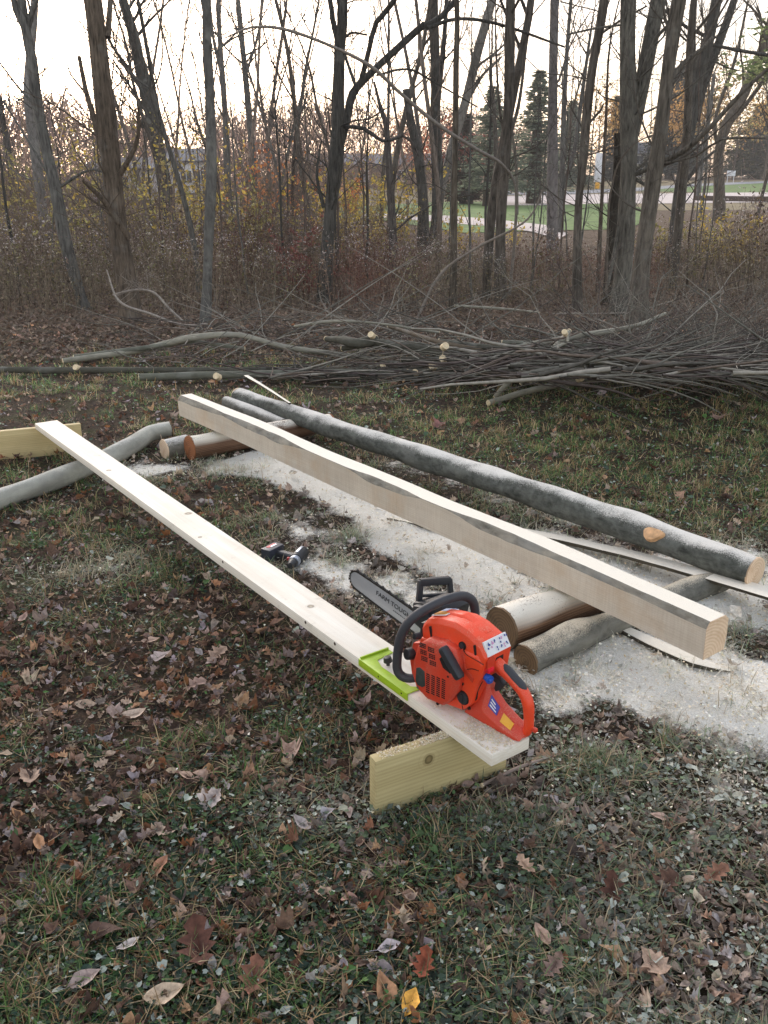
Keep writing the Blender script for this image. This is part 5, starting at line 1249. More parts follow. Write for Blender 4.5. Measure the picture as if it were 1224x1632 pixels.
tree('bare_tree', 'dark smooth tree leaning left behind the thick brown tree, with a close thin stem', (275, 392), [(268, 340), (258, 270), (244, 200), (228, 130), (214, 60), (196, 0)], [24, 23, 22, 20, 19, 18, 17],
     [([(264, 300), (254, 200), (240, 110), (222, 10)], [8, 8, 7, 6], 0.5), ([(236, 158), (205, 110), (180, 75)], [8, 7, 5], -0.4), ([(246, 200), (215, 150), (180, 95)], [6, 5, 3], 0.3, False)], col=DK, seed=4, twigs=9, mat='bark_smooth')
tree('bare_tree', 'straight slim grey tree standing alone left of the brush pile middle', (326, 517), [(331, 440), (334, 350), (337, 250), (334, 150), (331, 90), (330, 30)], [17, 17, 18, 17, 16, 15, 15],
     [([(342, 85), (370, 62), (408, 46)], [4, 3, 2], 0.2, False), ([(330, 40), (322, 0)], [7, 6], 0)], col=GY, seed=5, twigs=11, mat='bark_smooth')
tree('bare_tree', 'thin grey tree just right of the straight slim grey tree', (362, 350), [(362, 260), (358, 170), (352, 90), (348, 10)], [11, 11, 10, 9, 9], [([(356, 130), (340, 60), (334, 0)], [6, 5, 4])], col=GY, seed=6, twigs=8)
tree('bare_tree', 'thin tree with a slight lean right of the two grey ones', (410, 360), [(404, 270), (396, 170), (388, 90), (380, 10)], [11, 11, 10, 10, 9], [([(392, 120), (410, 60), (420, 0)], [4, 4, 3])], col=GY, seed=7, twigs=10)
tree('bare_tree', 'slight upright sapling with wispy spreading branches left of the forked tree', (436, 370), [(430, 300), (428, 220), (440, 120), (455, 20)], [8, 8, 7, 5, 4], [([(428, 230), (412, 130), (402, 40)], [5, 4, 3]), ([(430, 210), (446, 140), (470, 60)], [4, 3, 2])], col=S(120, 110, 102, .8), seed=8, twigs=14)
tree('dead_snag', 'short dark dead stem broken at the top left of the forked tree', (466, 400), [(466, 330), (468, 260), (472, 212)], [6, 5, 6, 6], [([(472, 212), (476, 240), (478, 280)], [4, 3, 2], 0, False)], col=S(62, 54, 50, .8), seed=9, snag=True, twigs=3, crown=False)
tree('forked_tree', 'big forked tree near the middle with a long limb reaching right', (517, 482), [(520, 420), (526, 340), (533, 280), (538, 220), (540, 150), (542, 80), (546, 10)], [25, 23, 21, 24, 23, 19, 18, 17],
     [([(532, 255), (552, 195), (562, 150), (590, 118), (630, 80), (675, 40), (705, 25)], [20, 13, 14, 12, 11, 10, 9], 0.8), ([(575, 132), (588, 80), (600, 35), (625, 5)], [9, 8, 8, 8], -0.4), ([(541, 80), (530, 30), (524, -10)], [9, 9, 8], 0.2),
      ([(566, 135), (552, 95), (543, 70)], [6, 5, 6], 0, False), ([(545, 62), (560, 52), (585, 56)], [5, 4, 3], 0.3, False), ([(680, 45), (730, 30), (800, 40), (900, 75)], [7, 6, 5, 3], 0.5, False), ([(545, 202), (580, 205), (610, 225), (640, 218)], [6, 7, 5, 3], -0.4, False), ([(516, 330), (505, 280), (512, 225)], [8, 5, 3], 0.2, False), ([(600, 120), (650, 110), (690, 130), (760, 170)], [4, 4, 3, 2], 0.4, False)], col=DK, seed=10, twigs=14, k=18, lump=0.08)
tree('broken_tree', 'small crooked tree with arched broken branches right of the forked tree', (628, 442), [(626, 380), (622, 300), (618, 240), (616, 200), (605, 165), (596, 130)], [14, 13, 13, 11, 10, 6, 4],
     [([(620, 225), (640, 215), (655, 225), (668, 250)], [6, 5, 5, 4], 0.2, False), ([(626, 372), (650, 350), (690, 325)], [4, 4, 2], -0.3, False)], col=S(100, 94, 90, .8), seed=11, twigs=16, crown=False, snag=True)
tree('broken_tree', 'dark trunk snapped off at its top in the middle of the woods', (676, 412), [(674, 360), (672, 300), (664, 240), (654, 190), (647, 142)], [21, 19, 17, 16, 14, 12, 9], [], col=DK, seed=12, snag=True, twigs=4, crown=False, k=14)
tree('bare_tree', 'furrowed grey tree joined at the base to the snapped trunk, leaning right', (690, 405), [(696, 350), (697, 280), (694, 200), (695, 130), (692, 60), (690, 0)], [22, 19, 18, 18, 18, 18, 17], [([(694, 190), (702, 120), (708, 60), (712, 0)], [9, 9, 8, 7], 0.5)], col=S(78, 76, 72, .8), seed=13, k=16, twigs=12)
tree('bare_tree', 'pale limbed tree leaning strongly right behind the middle trunks', (690, 385), [(705, 300), (722, 230), (742, 160), (758, 95), (776, 30), (785, 0)], [14, 14, 15, 16, 15, 14, 13], [([(738, 170), (760, 130), (800, 90)], [5, 4, 3], 0.3, False), ([(722, 215), (735, 180), (770, 120)], [5, 4, 3], 0.3, False)], col=S(122, 118, 112, .8), seed=14, k=12, twigs=12, mat='bark_smooth')
tree('bare_tree', 'slim straight dark tree in front of the middle group', (722, 492), [(723, 400), (724, 300), (726, 200), (727, 100), (728, 10)], [13, 12, 11, 10, 10, 9], [], col=S(88, 80, 70, .8), seed=15, k=10, twigs=9)
tree('bare_tree', 'straight rough barked tree left of the tall spruce', (797, 480), [(797, 400), (800, 320), (806, 240), (811, 150), (812, 70), (814, 0)], [20, 19, 18, 17, 17, 17, 16], [([(806, 235), (826, 170), (838, 80), (848, 0)], [6, 6, 5, 5], 0.4), ([(808, 250), (795, 160), (790, 60)], [4, 4, 3], 0.3)], col=BR, seed=16, k=14, twigs=12)
tree('bare_tree', 'pale straight tree with smooth grey bark standing before the lawn', (880, 432), [(880, 350), (881, 260), (881, 170), (882, 90), (884, 0)], [20, 18, 17, 16, 15, 14], [([(890, 130), (910, 70), (940, 20)], [4, 3, 2], .2, False)], col=S(124, 118, 116, .8), seed=17, k=14, twigs=8, mat='bark_smooth')
tree('bare_tree', 'twin stemmed slim tree behind the pale straight one', (893, 372), [(895, 310), (897, 240), (899, 160), (905, 60), (910, 0)], [9, 9, 9, 8, 7, 6], [([(897, 300), (915, 240), (925, 170), (940, 60)], [8, 7, 7, 5], 0.3)], col=GY, seed=18, k=8, twigs=14)
tree('bare_tree', 'brown tree curving up to the right beside the pale straight one', (921, 497), [(920, 420), (922, 330), (930, 250), (934, 190), (944, 110), (960, 20)], [17, 15, 14, 15, 15, 15, 15], [([(935, 200), (958, 175), (962, 165)], [5, 4, 3], 0, False), ([(950, 60), (985, 35), (1030, 10)], [4, 4, 3], 0.2, False)], col=BR, seed=19, k=14, twigs=12)
tree('bare_tree', 'very thin straight sapling between the curving tree and the double trunk', (952, 470), [(956, 380), (961, 280), (966, 180), (970, 90)], [7, 7, 6, 5, 4], [], col=S(96, 84, 74, .8), seed=20, k=7, twigs=9, top=5)
tree('broken_tree', 'dark leaning stem broken off against the left side of the double trunk', (970, 485), [(972, 420), (977, 350), (983, 280), (985, 212)], [20, 17, 15, 14, 13, 11], [([(984, 250), (995, 268), (1010, 290)], [3, 4, 5], -0.2, False)], col=S(64, 58, 50, .8), seed=21, snag=True, crown=False, twigs=3)
tree('forked_tree', 'largest double trunk tree with furrowed bark on the right side', (988, 500), [(992, 440), (998, 370), (1001, 300), (1003, 230), (1003, 170), (1000, 100), (1001, 20)], [34, 30, 29, 28, 31, 32, 26, 27, 27],
     [([(1008, 215), (1020, 150), (1032, 90), (1043, 30), (1050, -10)], [22, 24, 25, 24, 23], 0.25), ([(1018, 130), (1045, 60), (1065, 40), (1078, 20)], [7, 6, 5, 4], -0.3, False), ([(990, 40), (950, 45), (905, 55)], [4, 4, 3], -0.2, False), ([(1010, 280), (1035, 268)], [6, 7], -0.3, False), ([(1008, 282), (1030, 296), (1045, 300)], [6, 5, 4], -.3, False), ([(986, 360), (976, 420), (968, 455)], [5, 6, 5], -0.3, False)], col=S(102, 98, 90, .8), seed=22, k=20, twigs=10, lump=0.09)
tree('bare_tree', 'stout rough tree leaning right, nearest of all the trees', (1015, 524), [(1018, 470), (1024, 420), (1034, 340), (1044, 270), (1054, 200), (1062, 130), (1070, 70), (1082, 0)], [36, 31, 28, 26, 25, 24, 24, 24, 25, 26],
     [([(1066, 130), (1090, 100), (1118, 78), (1135, 60)], [8, 8, 6, 5], 0.4, False), ([(1072, 60), (1060, 30), (1056, 0)], [6, 5, 4], 0, False), ([(1056, 258), (1090, 240), (1130, 205), (1180, 150), (1224, 110)], [9, 9, 7, 6, 5], -0.5, False), ([(1050, 262), (1110, 248), (1150, 222), (1220, 220)], [5, 4, 4, 3], -0.7, False)], col=S(100, 93, 84, .8), seed=23, k=20, twigs=9, lump=0.10)
tree('forked_tree', 'grey forked tree right of the nearest stout tree, lichen on its lower trunk', (1068, 442), [(1074, 380), (1082, 310), (1092, 250), (1100, 200), (1112, 130), (1130, 60), (1142, 0)], [25, 21, 20, 20, 20, 20, 19, 18, 17],
     [([(1108, 190), (1122, 130), (1145, 70), (1170, 0)], [14, 15, 13, 11], 0.5), ([(1095, 240), (1100, 180), (1104, 100), (1106, 10)], [11, 11, 10, 9], -0.4), ([(1085, 300), (1110, 265), (1140, 240)], [8, 6, 4], 0.3, False), ([(1128, 70), (1175, 80), (1224, 88)], [5, 6, 6], -0.5, False)], col=S(92, 89, 84, .8), seed=24, k=16, twigs=14)
tree('bare_tree', 'crooked tree standing at the road bend, its limb leaning far right', (1146, 352), [(1146, 300), (1145, 250), (1158, 200), (1185, 150), (1210, 90), (1230, 30)], [20, 17, 16, 17, 17, 16, 15, 13], [([(1160, 200), (1190, 165), (1230, 110)], [7, 7, 6], 0.6), ([(1146, 245), (1140, 190), (1170, 100), (1188, 20)], [6, 6, 5, 4], 0.8)], col=S(108, 98, 88, .8), seed=25, k=14, twigs=16, top=7)
tree('bare_tree', 'thin tree by the edge of the drive left of the crooked tree', (1112, 322), [(1116, 280), (1128, 200), (1138, 120)], [9, 8, 7, 6], [], col=GY, seed=26, k=8, twigs=10, top=8)
tree('bare_tree', 'slim tree trunk standing by the path in front of the spruce', (782, 360), [(788, 300), (790, 240), (788, 180)], [10, 8, 7, 6], [], col=S(84, 78, 72, .8), seed=27, k=8, twigs=8, top=8)
# long arching whip across the upper middle
def whip(pts, w, Y0, Y1, name, label, col, seed=1):
    Q = np.array([aty(x, y, Y0 + (Y1 - Y0) * i / (len(pts) - 1)) for i, (x, y) in enumerate(pts)]); W_ = [v / 2 * depth(q) / FPX for v, q in zip(w, Q)]
    Q2, W2 = resample(Q, W_, 0.08); bf = Buf(); org = Q2[0].copy(); tube(bf, Q2 - org, W2, 7, col, 0, 0.05, True, np.random.RandomState(seed))
    rg = np.random.RandomState(seed)
    for j in range(10): i = rg.randint(2, len(Q2) - 2); branchy(bf, Q2[i] - org, (rg.normal(), rg.normal() * .5, rg.uniform(.1, 1)), rg.uniform(.15, .5), 0.003, 1, rg, col, .3, (3,), 3)
    o = bf.build(name, 'twig'); o.location = org; tag(o, label, 'sapling'); return o
whip([(812, 470), (820, 380), (822, 300), (800, 262), (760, 238), (700, 200), (640, 150), (590, 105), (520, 70), (450, 46), (400, 44), (360, 60)], [5, 5, 4, 5, 5, 6, 6, 6, 5, 5, 4, 2], 13, 11, 'bent_sapling', 'long thin sapling bent over in a high arch across the middle of the woods', S(140, 132, 124, .8), 3)
whip([(880, 500), (1000, 498), (1070, 480)], [3, 3, 2], 11.6, 11.8, 'bent_sapling', 'pale thin sapling bent low in front of the stout leaning tree', S(160, 150, 138, .8), 4)
whip([(1040, 215), (1010, 230), (985, 262), (975, 300), (970, 330), (966, 470)], [2, 2, 3, 3, 3, 4], 11.4, 11.6, 'hanging_vine', 'thin bare vine hanging beside the double trunk', S(110, 100, 90, .8), 5)
whip([(655, 530), (700, 440), (760, 395), (840, 350), (870, 290)], [5, 5, 4, 3, 2], 11.5, 12.5, 'bent_sapling', 'slanting bare whip rising from the back of the brush pile', S(130, 120, 110, .8), 6)
whip([(180, 470), (215, 462), (245, 466), (268, 490), (292, 512)], [3, 4, 4, 4, 3], 11, 10.5, 'bent_sapling', 'short pale looping whip at the foot of the thick brown tree', S(158, 148, 138, .8), 7)
whip([(170, 430), (190, 480), (240, 500), (290, 518), (330, 516)], [2, 4, 4, 4, 3], 11, 10.0, 'bent_sapling', 'pale whip running from the thick brown tree down to the brush pile', S(158, 148, 138, .8), 8)

# ------------------------------------------------------------------ saplings and slender trees further back: one mesh set, many copies
def proto_tree(h, r, seed, col, limbs=7, kids=(6, 5)):
    rng = np.random.RandomState(seed); P = [np.array([0, 0, -0.05])]; d = np.array([rng.normal(0, .08), rng.normal(0, .08), 1])
    for i in range(9): d = d + rng.normal(0, 0.06, 3); d[2] = abs(d[2]); d /= np.linalg.norm(d); P.append(P[-1] + d * h / 9)
    P, Rr = resample(np.array(P), np.linspace(r, r * 0.15, 10), 0.35)
    bf = Buf(); tube(bf, P, Rr, 8, np.array(col), 0, 0.08, False, rng); tm = bf.mesh('trunk', ['bark'])
    cb = Buf()
    for j in range(limbs):
        t = rng.uniform(0.25, 0.95); i = int(t * (len(P) - 1)); az = rng.uniform(0, 2 * PI); el = rng.uniform(0.5, 1.15)
        branchy(cb, P[i], (math.cos(az) * math.cos(el), math.sin(az) * math.cos(el), math.sin(el)), h * rng.uniform(0.16, 0.34) * (1.15 - .5 * t), r * 0.42 * (1 - .6 * t), 2, rng, np.array(col) * .9, .35, kids, 5)
    return tm, cb.mesh('crown', ['twig'])
protos = [proto_tree(7.0 + i * 0.7, [0.06, 0.08, 0.05, 0.10, 0.045, 0.07][i], 40 + i, [GY, BR, S(120, 112, 106, .8), DK, S(130, 118, 108, .8), BR][i], [9, 11, 8, 12, 8, 10][i]) for i in range(6)] + [proto_tree(3.6 + i * .5, .016 + .004 * i, 60 + i, [GY, S(104, 92, 84, .8), DK][i], 7, (4, 3)) for i in range(3)]
rt = np.random.RandomState(77); rows = []
for i in range(64):
    Y = rt.uniform(17, 46); px = rt.uniform(-140, 1360)
    if 735 < px < 1010 and Y < 60 and rt.rand() < 0.62: continue
    if px >= 1010 and rt.rand() < 0.55: continue
    rows.append((px, Y))
for i in range(58):
    rows.append((rt.uniform(-100, 1120), rt.uniform(12.8, 19)))
LAND = [(75, 'leaning dark Y-forked tree'), (176, 'thick brown tree'), (256, 'dark smooth tree'), (337, 'straight slim grey tree'), (535, 'big forked tree'), (668, 'snapped off trunk'), (725, 'slim straight dark tree'), (803, 'rough barked tree'), (881, 'pale straight tree'), (928, 'curving brown tree'), (1003, 'largest double trunk'), (1048, 'stout leaning tree'), (1094, 'lichened forked tree'), (1152, 'crooked roadside tree')]
ORD = ['first', 'second', 'third', 'fourth', 'fifth', 'sixth', 'seventh', 'eighth', 'ninth', 'tenth', 'eleventh', 'twelfth']
rows.sort(); seen = {}
for (px, Y) in rows:
    X = (px - 612) / FPX * (Y * math.cos(PITCH) + CAM_H * math.sin(PITCH)); i = rt.randint(6)
    far_ = Y > 30
    if Y < 19 and rt.rand() < 0.92: i = 6 + rt.randint(3)
    ref = max([k for k in range(len(LAND)) if LAND[k][0] <= px], default=-1)
    kx = (ref, far_, i > 5); seen[kx] = seen.get(kx, 0) + 1
    where = ('right of the ' + LAND[ref][1]) if ref >= 0 else 'left of the leaning dark Y-forked tree'
    lab = ORD[seen[kx] - 1] + (' slender bare tree far back in the woods ' if far_ else (' thin whippy sapling in the weeds ' if i > 5 else ' slender bare tree in the thicket ')) + where
    o = root('bare_sapling', (X, Y, 0), lab, 'tree', (0, 0, rt.uniform(0, 2 * PI)), ('thin saplings in the weeds' if i > 5 else 'slender bare trees in the thicket') if not far_ else 'slender bare trees far back in the woods')
    s_ = rt.uniform(0.75, 1.25); o.scale = (s_, s_, s_)
    for nm, me in zip(('trunk', 'crown'), protos[i]):
        c_ = bpy.data.objects.new(nm, me); COL.objects.link(c_); c_.parent = o

# ------------------------------------------------------------------ dry weeds and thicket
def weed_t(rng, h=1.0, leaves=10, tuft=6, rad=0.0035):
    bf = Buf(); P = [np.array([0, 0, 0.])]; d = np.array([rng.normal(0, .12), rng.normal(0, .12), 1])
    for i in range(5): d = d + rng.normal(0, .10, 3); d /= np.linalg.norm(d); P.append(P[-1] + d * h / 5)
    V = []; F = []
    for i, p in enumerate(P):
        r = rad * (1 - i / 7)
        for a_ in range(3): V.append(p + r * np.array([math.cos(a_ * 2.09), math.sin(a_ * 2.09), 0]))
    for i in range(5):
        for a_ in range(3): F.append((i * 3 + a_, i * 3 + (a_ + 1) % 3, i * 3 + 3 + (a_ + 1) % 3, i * 3 + 3 + a_))
    C = [0.0] * len(V)
    def quad(p, sz, tone):
        a_ = rng.normal(0, 1, 3); a_ /= np.linalg.norm(a_); b_ = np.cross(a_, rng.normal(0, 1, 3)); b_ /= np.linalg.norm(b_); n = len(V)
        V.extend([p - a_ * sz, p + b_ * sz * .4, p + a_ * sz, p - b_ * sz * .4]); F.append((n, n + 1, n + 2, n + 3)); C.extend([tone] * 4)
    for j in range(leaves): t = rng.uniform(0.15, 1.0) * 5; i = min(4, int(t)); p = P[i] + (P[i + 1] - P[i]) * (t - i); quad(p + rng.normal(0, .05, 3) * h, rng.uniform(.012, .035), 0.5)
    for j in range(tuft): quad(P[-1] + rng.normal(0, .04, 3) * h, rng.uniform(.008, .02), 1.0)
    return np.array(V), np.array(F), np.array(C)
def weeds(bf, temps, x, y, sc, c_stem, c_leaf, c_tuft, rs):
    idx = rs.randint(0, len(temps), len(x))
    for t_, (V, F, C) in enumerate(temps):
        m_ = idx == t_; n = m_.sum()
        if not n: continue
        a_ = c_stem[m_][:, None, :]; b_ = c_leaf[m_][:, None, :]; c_ = c_tuft[m_][:, None, :]
        w_ = C[None, :, None]; col = np.where(w_ < .25, a_, np.where(w_ < .75, b_, c_)) * (0.8 + 0.4 * rs.rand(n, len(V), 1))
        stamp(bf, V, F, np.stack([x[m_], y[m_], gz(x[m_], y[m_])], -1), rs.rand(n) * 2 * PI, rs.normal(0, .12, n), rs.normal(0, .12, n), sc[m_], col)
rgx = np.random.RandomState(21)
temps = [weed_t(rgx, 1.0, rgx.randint(8, 16), rgx.randint(3, 9)) for _ in range(10)]
rs2 = np.random.RandomState(31)
n = 8200; y = rs2.uniform(11.6, 19.5, n); px = rs2.uniform(-160, 1390, n); x = (px - 612) / FPX * (y * 0.937 + 0.58)
edge = 12.3 + 0.9 * (fbm(x * .5 + 5, x * 0, 3) - .5) * 2 - 1.0 * sstep(380, 100, px) - 0.5 * np.exp(-((px - 620) / 160) ** 2) + 1.3 * np.exp(-((px - 1090) / 90) ** 2)
k_ = y > edge; x, y, px = x[k_], y[k_], px[k_]; n = len(x)
hgt = (0.15 + 1.25 * fbm(x * .9, y * .8, 3)) * (1 + 0.02 * sstep(450, 150, px)) * (1 - 0.25 * sstep(700, 820, px) * sstep(1050, 960, px) * (y > 15)) * (1 + 0.05 * sstep(1020, 1100, px)) * (1 - 0.28 * sstep(560, 700, px) * sstep(1040, 980, px)) * rs2.uniform(.7, 1.25, n)
RED = sstep(0.45, 0.62, fbm(x * .8 + 30, y * .4, 3))[:, None] * sstep(250, 420, px)[:, None]
stem = pal([S(104, 94, 82), S(84, 76, 66), S(122, 110, 94), S(142, 130, 112)], n, rs2) * (1 - .3 * RED * np.array([0, 1, 1]))
leafc = pal([S(110, 94, 80), S(86, 74, 64), S(128, 112, 94), S(148, 136, 116), S(118, 112, 74)], n, rs2) * (1 - RED) + pal([S(112, 80, 70), S(96, 70, 62), S(128, 94, 80)], n, rs2) * RED
tuftc = pal([S(186, 174, 168), S(158, 142, 138), S(208, 198, 192), S(140, 120, 116)], n, rs2)
bf = Buf(); weeds(bf, temps, x, y, hgt, stem, leafc, tuftc, rs2)
tag(bf.build('dry_weeds', 'twig', smooth=False), kind='stuff')
# leaf carpet under the weeds and around the tree bases
lb = Buf()
for v_ in range(4):
    tv_, tf_ = simple_leaf('bit', random.Random(v_ + 9)); n = 6000; y = rs2.uniform(8.6, 14.5, n); x = rs2.uniform(-.55, .55, n) * y
    c = pal([S(124, 104, 90), S(102, 84, 72), S(144, 124, 106), S(86, 72, 62), S(120, 108, 96)], n, rs2)
    stamp(lb, tv_, tf_, np.stack([x, y, gz(x, y) + rs2.uniform(0, .04, n)], -1), rs2.rand(n) * 6.28, rs2.normal(0, .5, n), rs2.normal(0, .5, n), rs2.uniform(.04, .09, n), c)
tag(lb.build('woodland_leaf_carpet', 'leaf', smooth=False), kind='stuff')

# bushy thicket behind the weeds: fans of thin stems, baked as one mass nobody could count
def bush_t(rng, nst, h, leafn, leaf_sz=.035, spread=.5, rad=.006):
    V = []; F = []; C = []
    def prism(p, q, r0, r1, tone):
        n = len(V)
        for pp, r in ((p, r0), (q, r1)):
            for a_ in range(3): V.append(pp + r * np.array([math.cos(a_ * 2.09), math.sin(a_ * 2.09), 0])); C.append(tone)
        for a_ in range(3): F.append((n + a_, n + (a_ + 1) % 3, n + 3 + (a_ + 1) % 3, n + 3 + a_))
    for s_ in range(nst):
        az = rng.uniform(0, 6.28); lean = rng.uniform(0, spread); d = np.array([math.cos(az) * lean, math.sin(az) * lean, 1]); d /= np.linalg.norm(d); p = np.array([rng.normal(0, .12), rng.normal(0, .12), 0]); hh = h * rng.uniform(.55, 1.1); r = rad * rng.uniform(.6, 1.3)
        for i in range(4):
            d = d + rng.normal(0, .14, 3); d /= np.linalg.norm(d); q = p + d * hh / 4; prism(p, q, r, r * .75, 0); r *= .75
            for b_ in range(2):
                dd = d + rng.normal(0, .6, 3); dd /= np.linalg.norm(dd); q2 = q + dd * hh * rng.uniform(.1, .25); prism(q, q2, r * .5, r * .3, 0)
                for l_ in range(leafn):
                    c_ = q + (q2 - q) * rng.uniform(.2, 1.1) + rng.normal(0, .03, 3); a2 = rng.normal(0, 1, 3); a2 /= np.linalg.norm(a2); b2 = np.cross(a2, rng.normal(0, 1, 3)); b2 /= np.linalg.norm(b2); n = len(V); z_ = leaf_sz * rng.uniform(.5, 1.2)
                    V.extend([c_ - a2 * z_, c_ + b2 * z_ * .55, c_ + a2 * z_, c_ - b2 * z_ * .55]); F.append((n, n + 1, n + 2, n + 3)); C.extend([.5] * 4)
            p = q
    return np.array(V), np.array(F), np.array(C)
rb_ = np.random.RandomState(8)
bt = [bush_t(rb_, 16, 2.0, 1, .03, .5) for _ in range(4)] + [bush_t(rb_, 12, 2.6, 0, .03, .35) for _ in range(3)]
n = 520; y = rs2.uniform(15, 42, n); px = rs2.uniform(-170, 1400, n)
k_ = ~((px > 268) & (px < 332) & (y > 19)) & ~((px > 715) & (px < 1060) & (y < 60)) & ~((px > 1060) & (y > 17.5)) & ~((px > 540) & (px < 715) & (y > 24)); y, px = y[k_], px[k_]; x = (px - 612) / FPX * (y * .937 + .58); n = len(x)
sc = rs2.uniform(.55, 1.1, n) * (1 + .012 * (y - 15)) * (1 - .35 * sstep(480, 620, px))
bf = Buf(); weeds(bf, bt, x, y, sc, pal([S(110, 96, 88), S(128, 110, 100), S(96, 84, 76)], n, rs2), pal([S(124, 112, 92), S(138, 124, 88), S(116, 106, 98), S(136, 116, 98)], n, rs2), pal([S(130, 110, 90)], n, rs2), rs2)
tag(bf.build('thicket', 'twig', smooth=False), kind='stuff')

# shrubs with leaves still on, each a thing
def shrub(px, py, h, cols, label, seed, name='leafy_shrub', leafn=5, nst=12, Y=None, spread=.6, lsz=.04, den=.6):
    rng = np.random.RandomState(seed); B = at(px, py, 0) if Y is None else np.array([(px - 612) / FPX * (Y * .937 + .58), Y, 0.])
    V, F, C = bush_t(rng, nst, h, leafn, lsz, spread)
    r_ = root(name, tuple(B), label, 'shrub')
    st = np.all(C[F] < .25, axis=1)
    b1 = Buf(); b1.add(V, F[st], S(100, 86, 76)); b1.build('stems', 'twig', r_, smooth=False)
    nf = (~st).sum(); cc = np.repeat(pal(cols, len(V) // 1 + 1, rng, .2)[:len(V)], 1, 0)
    lf = F[~st]; L_ = V[lf].reshape(-1, 3); cl = np.repeat(pal(cols, nf, rng, .22), 4, 0)
    b2 = Buf(); b2.add(L_, np.arange(nf * 4).reshape(-1, 4), cl); b2.build('foliage', 'leaf', r_, smooth=False)
YL = [S(216, 184, 78), S(228, 198, 98), S(196, 172, 84), S(176, 158, 90)]; OR = [S(226, 146, 76), S(210, 122, 68), S(232, 168, 94), S(190, 122, 84)]; OL = [S(172, 160, 98), S(150, 142, 88), S(188, 172, 102), S(138, 130, 90)]; RD = [S(124, 74, 68), S(106, 66, 62), S(136, 88, 76), S(110, 84, 74)]
shrub(545, 425, 1.5, YL, 'yellow leaved shrub right behind the foot of the forked tree', 1, leafn=8, nst=18, spread=.8)
shrub(600, 415, 1.4, YL + OL, 'wide olive yellow shrub between the forked tree and the snapped trunk', 2, leafn=8, nst=18, spread=.9)
shrub(730, 415, 1.0, YL, 'small yellow shrub behind the slim straight dark tree', 3, leafn=4)
shrub(245, 430, 2.2, OL, 'tall olive leaved shrub right of the thick brown tree', 4, leafn=5, nst=16)
shrub(300, 440, 1.9, OL + YL, 'olive and yellow shrub left of the straight slim grey tree', 5, leafn=5, nst=16)
shrub(110, 450, 1.9, OL, 'dull olive shrub behind the leaning dark tree', 6, leafn=3, nst=14)
shrub(345, 420, 1.3, YL, 'sparse shrub with large bright yellow leaves beside the straight slim grey tree', 7, leafn=2, nst=7, lsz=.07)
shrub(385, 410, 1.7, YL + OR, 'sparse golden shrub right of the straight slim grey tree', 8, leafn=2, nst=9, lsz=.055)
shrub(440, 400, 2.0, OR, 'orange leaved shrub left of the forked tree', 9, leafn=3, nst=12, lsz=.05)
shrub(500, 395, 2.1, OR, 'orange shrub partly hidden by the forked tree', 10, leafn=3, nst=12, lsz=.05)
shrub(418, 380, 2.6, OR, 'tall rust orange shrub far behind the small dead snag', 11, leafn=3, nst=12, lsz=.06)
shrub(470, 478, .95, RD, 'low dark red shrub in front of the forked tree', 12, leafn=7, nst=20, lsz=.03)
shrub(1135, 425, 1.1, YL + OL, 'yellow leaved shrub in front of the crooked tree by the road', 13, leafn=6, nst=18, spread=1.0)
shrub(1185, 430, 1.0, YL + [S(120, 96, 80)], 'brown and yellow shrub at the right end of the weeds', 14, leafn=4, nst=16, spread=.9)
shrub(1060, 430, .9, OL, 'low olive shrub behind the nearest stout tree', 15, leafn=5, nst=14, spread=.9)
for q_ in [(60, 400, 2.3, OL, 'olive grey shrub between the two leftmost dark trunks'), (150, 405, 2.5, OL + YL, 'yellowish shrub left of the thick brown tree'), (215, 385, 2.8, YL + OL, 'pale yellow tall shrub between the thick brown and dark smooth trees'),
           (290, 380, 1.7, OL + [S(150, 130, 110)], 'drab shrub in front of the white house'), (330, 400, 2.3, YL, 'loose yellow shrub behind the straight slim grey tree'), (400, 440, 1.4, OL, 'grey olive bramble in the weeds left of the dark red shrub'),
           (640, 400, 1.9, YL + OL, 'tall sparse yellow shrub behind the crooked broken tree'), (575, 380, 2.3, OL + YL, 'high olive shrub between forked and crooked trees'), (20, 380, 2.8, OL + [S(140, 116, 100)], 'dull brown olive shrub at the far left edge')]:
    shrub(q_[0], q_[1], q_[2], q_[3], q_[4], 100 + q_[0], leafn=6, nst=18, lsz=.05, spread=.8)
shrub(20, 440, 1.7, YL + OL, 'sparse yellow shrub at the far left of the woods', 16, leafn=2, nst=12)
shrub(560, 350, 1.4, OR, 'bright orange bush beside the path behind the forked tree', 17, leafn=8, nst=16, lsz=.06)
shrub(815, 398, .8, YL, 'tiny yellow shrub near the path', 18, leafn=3, nst=8)

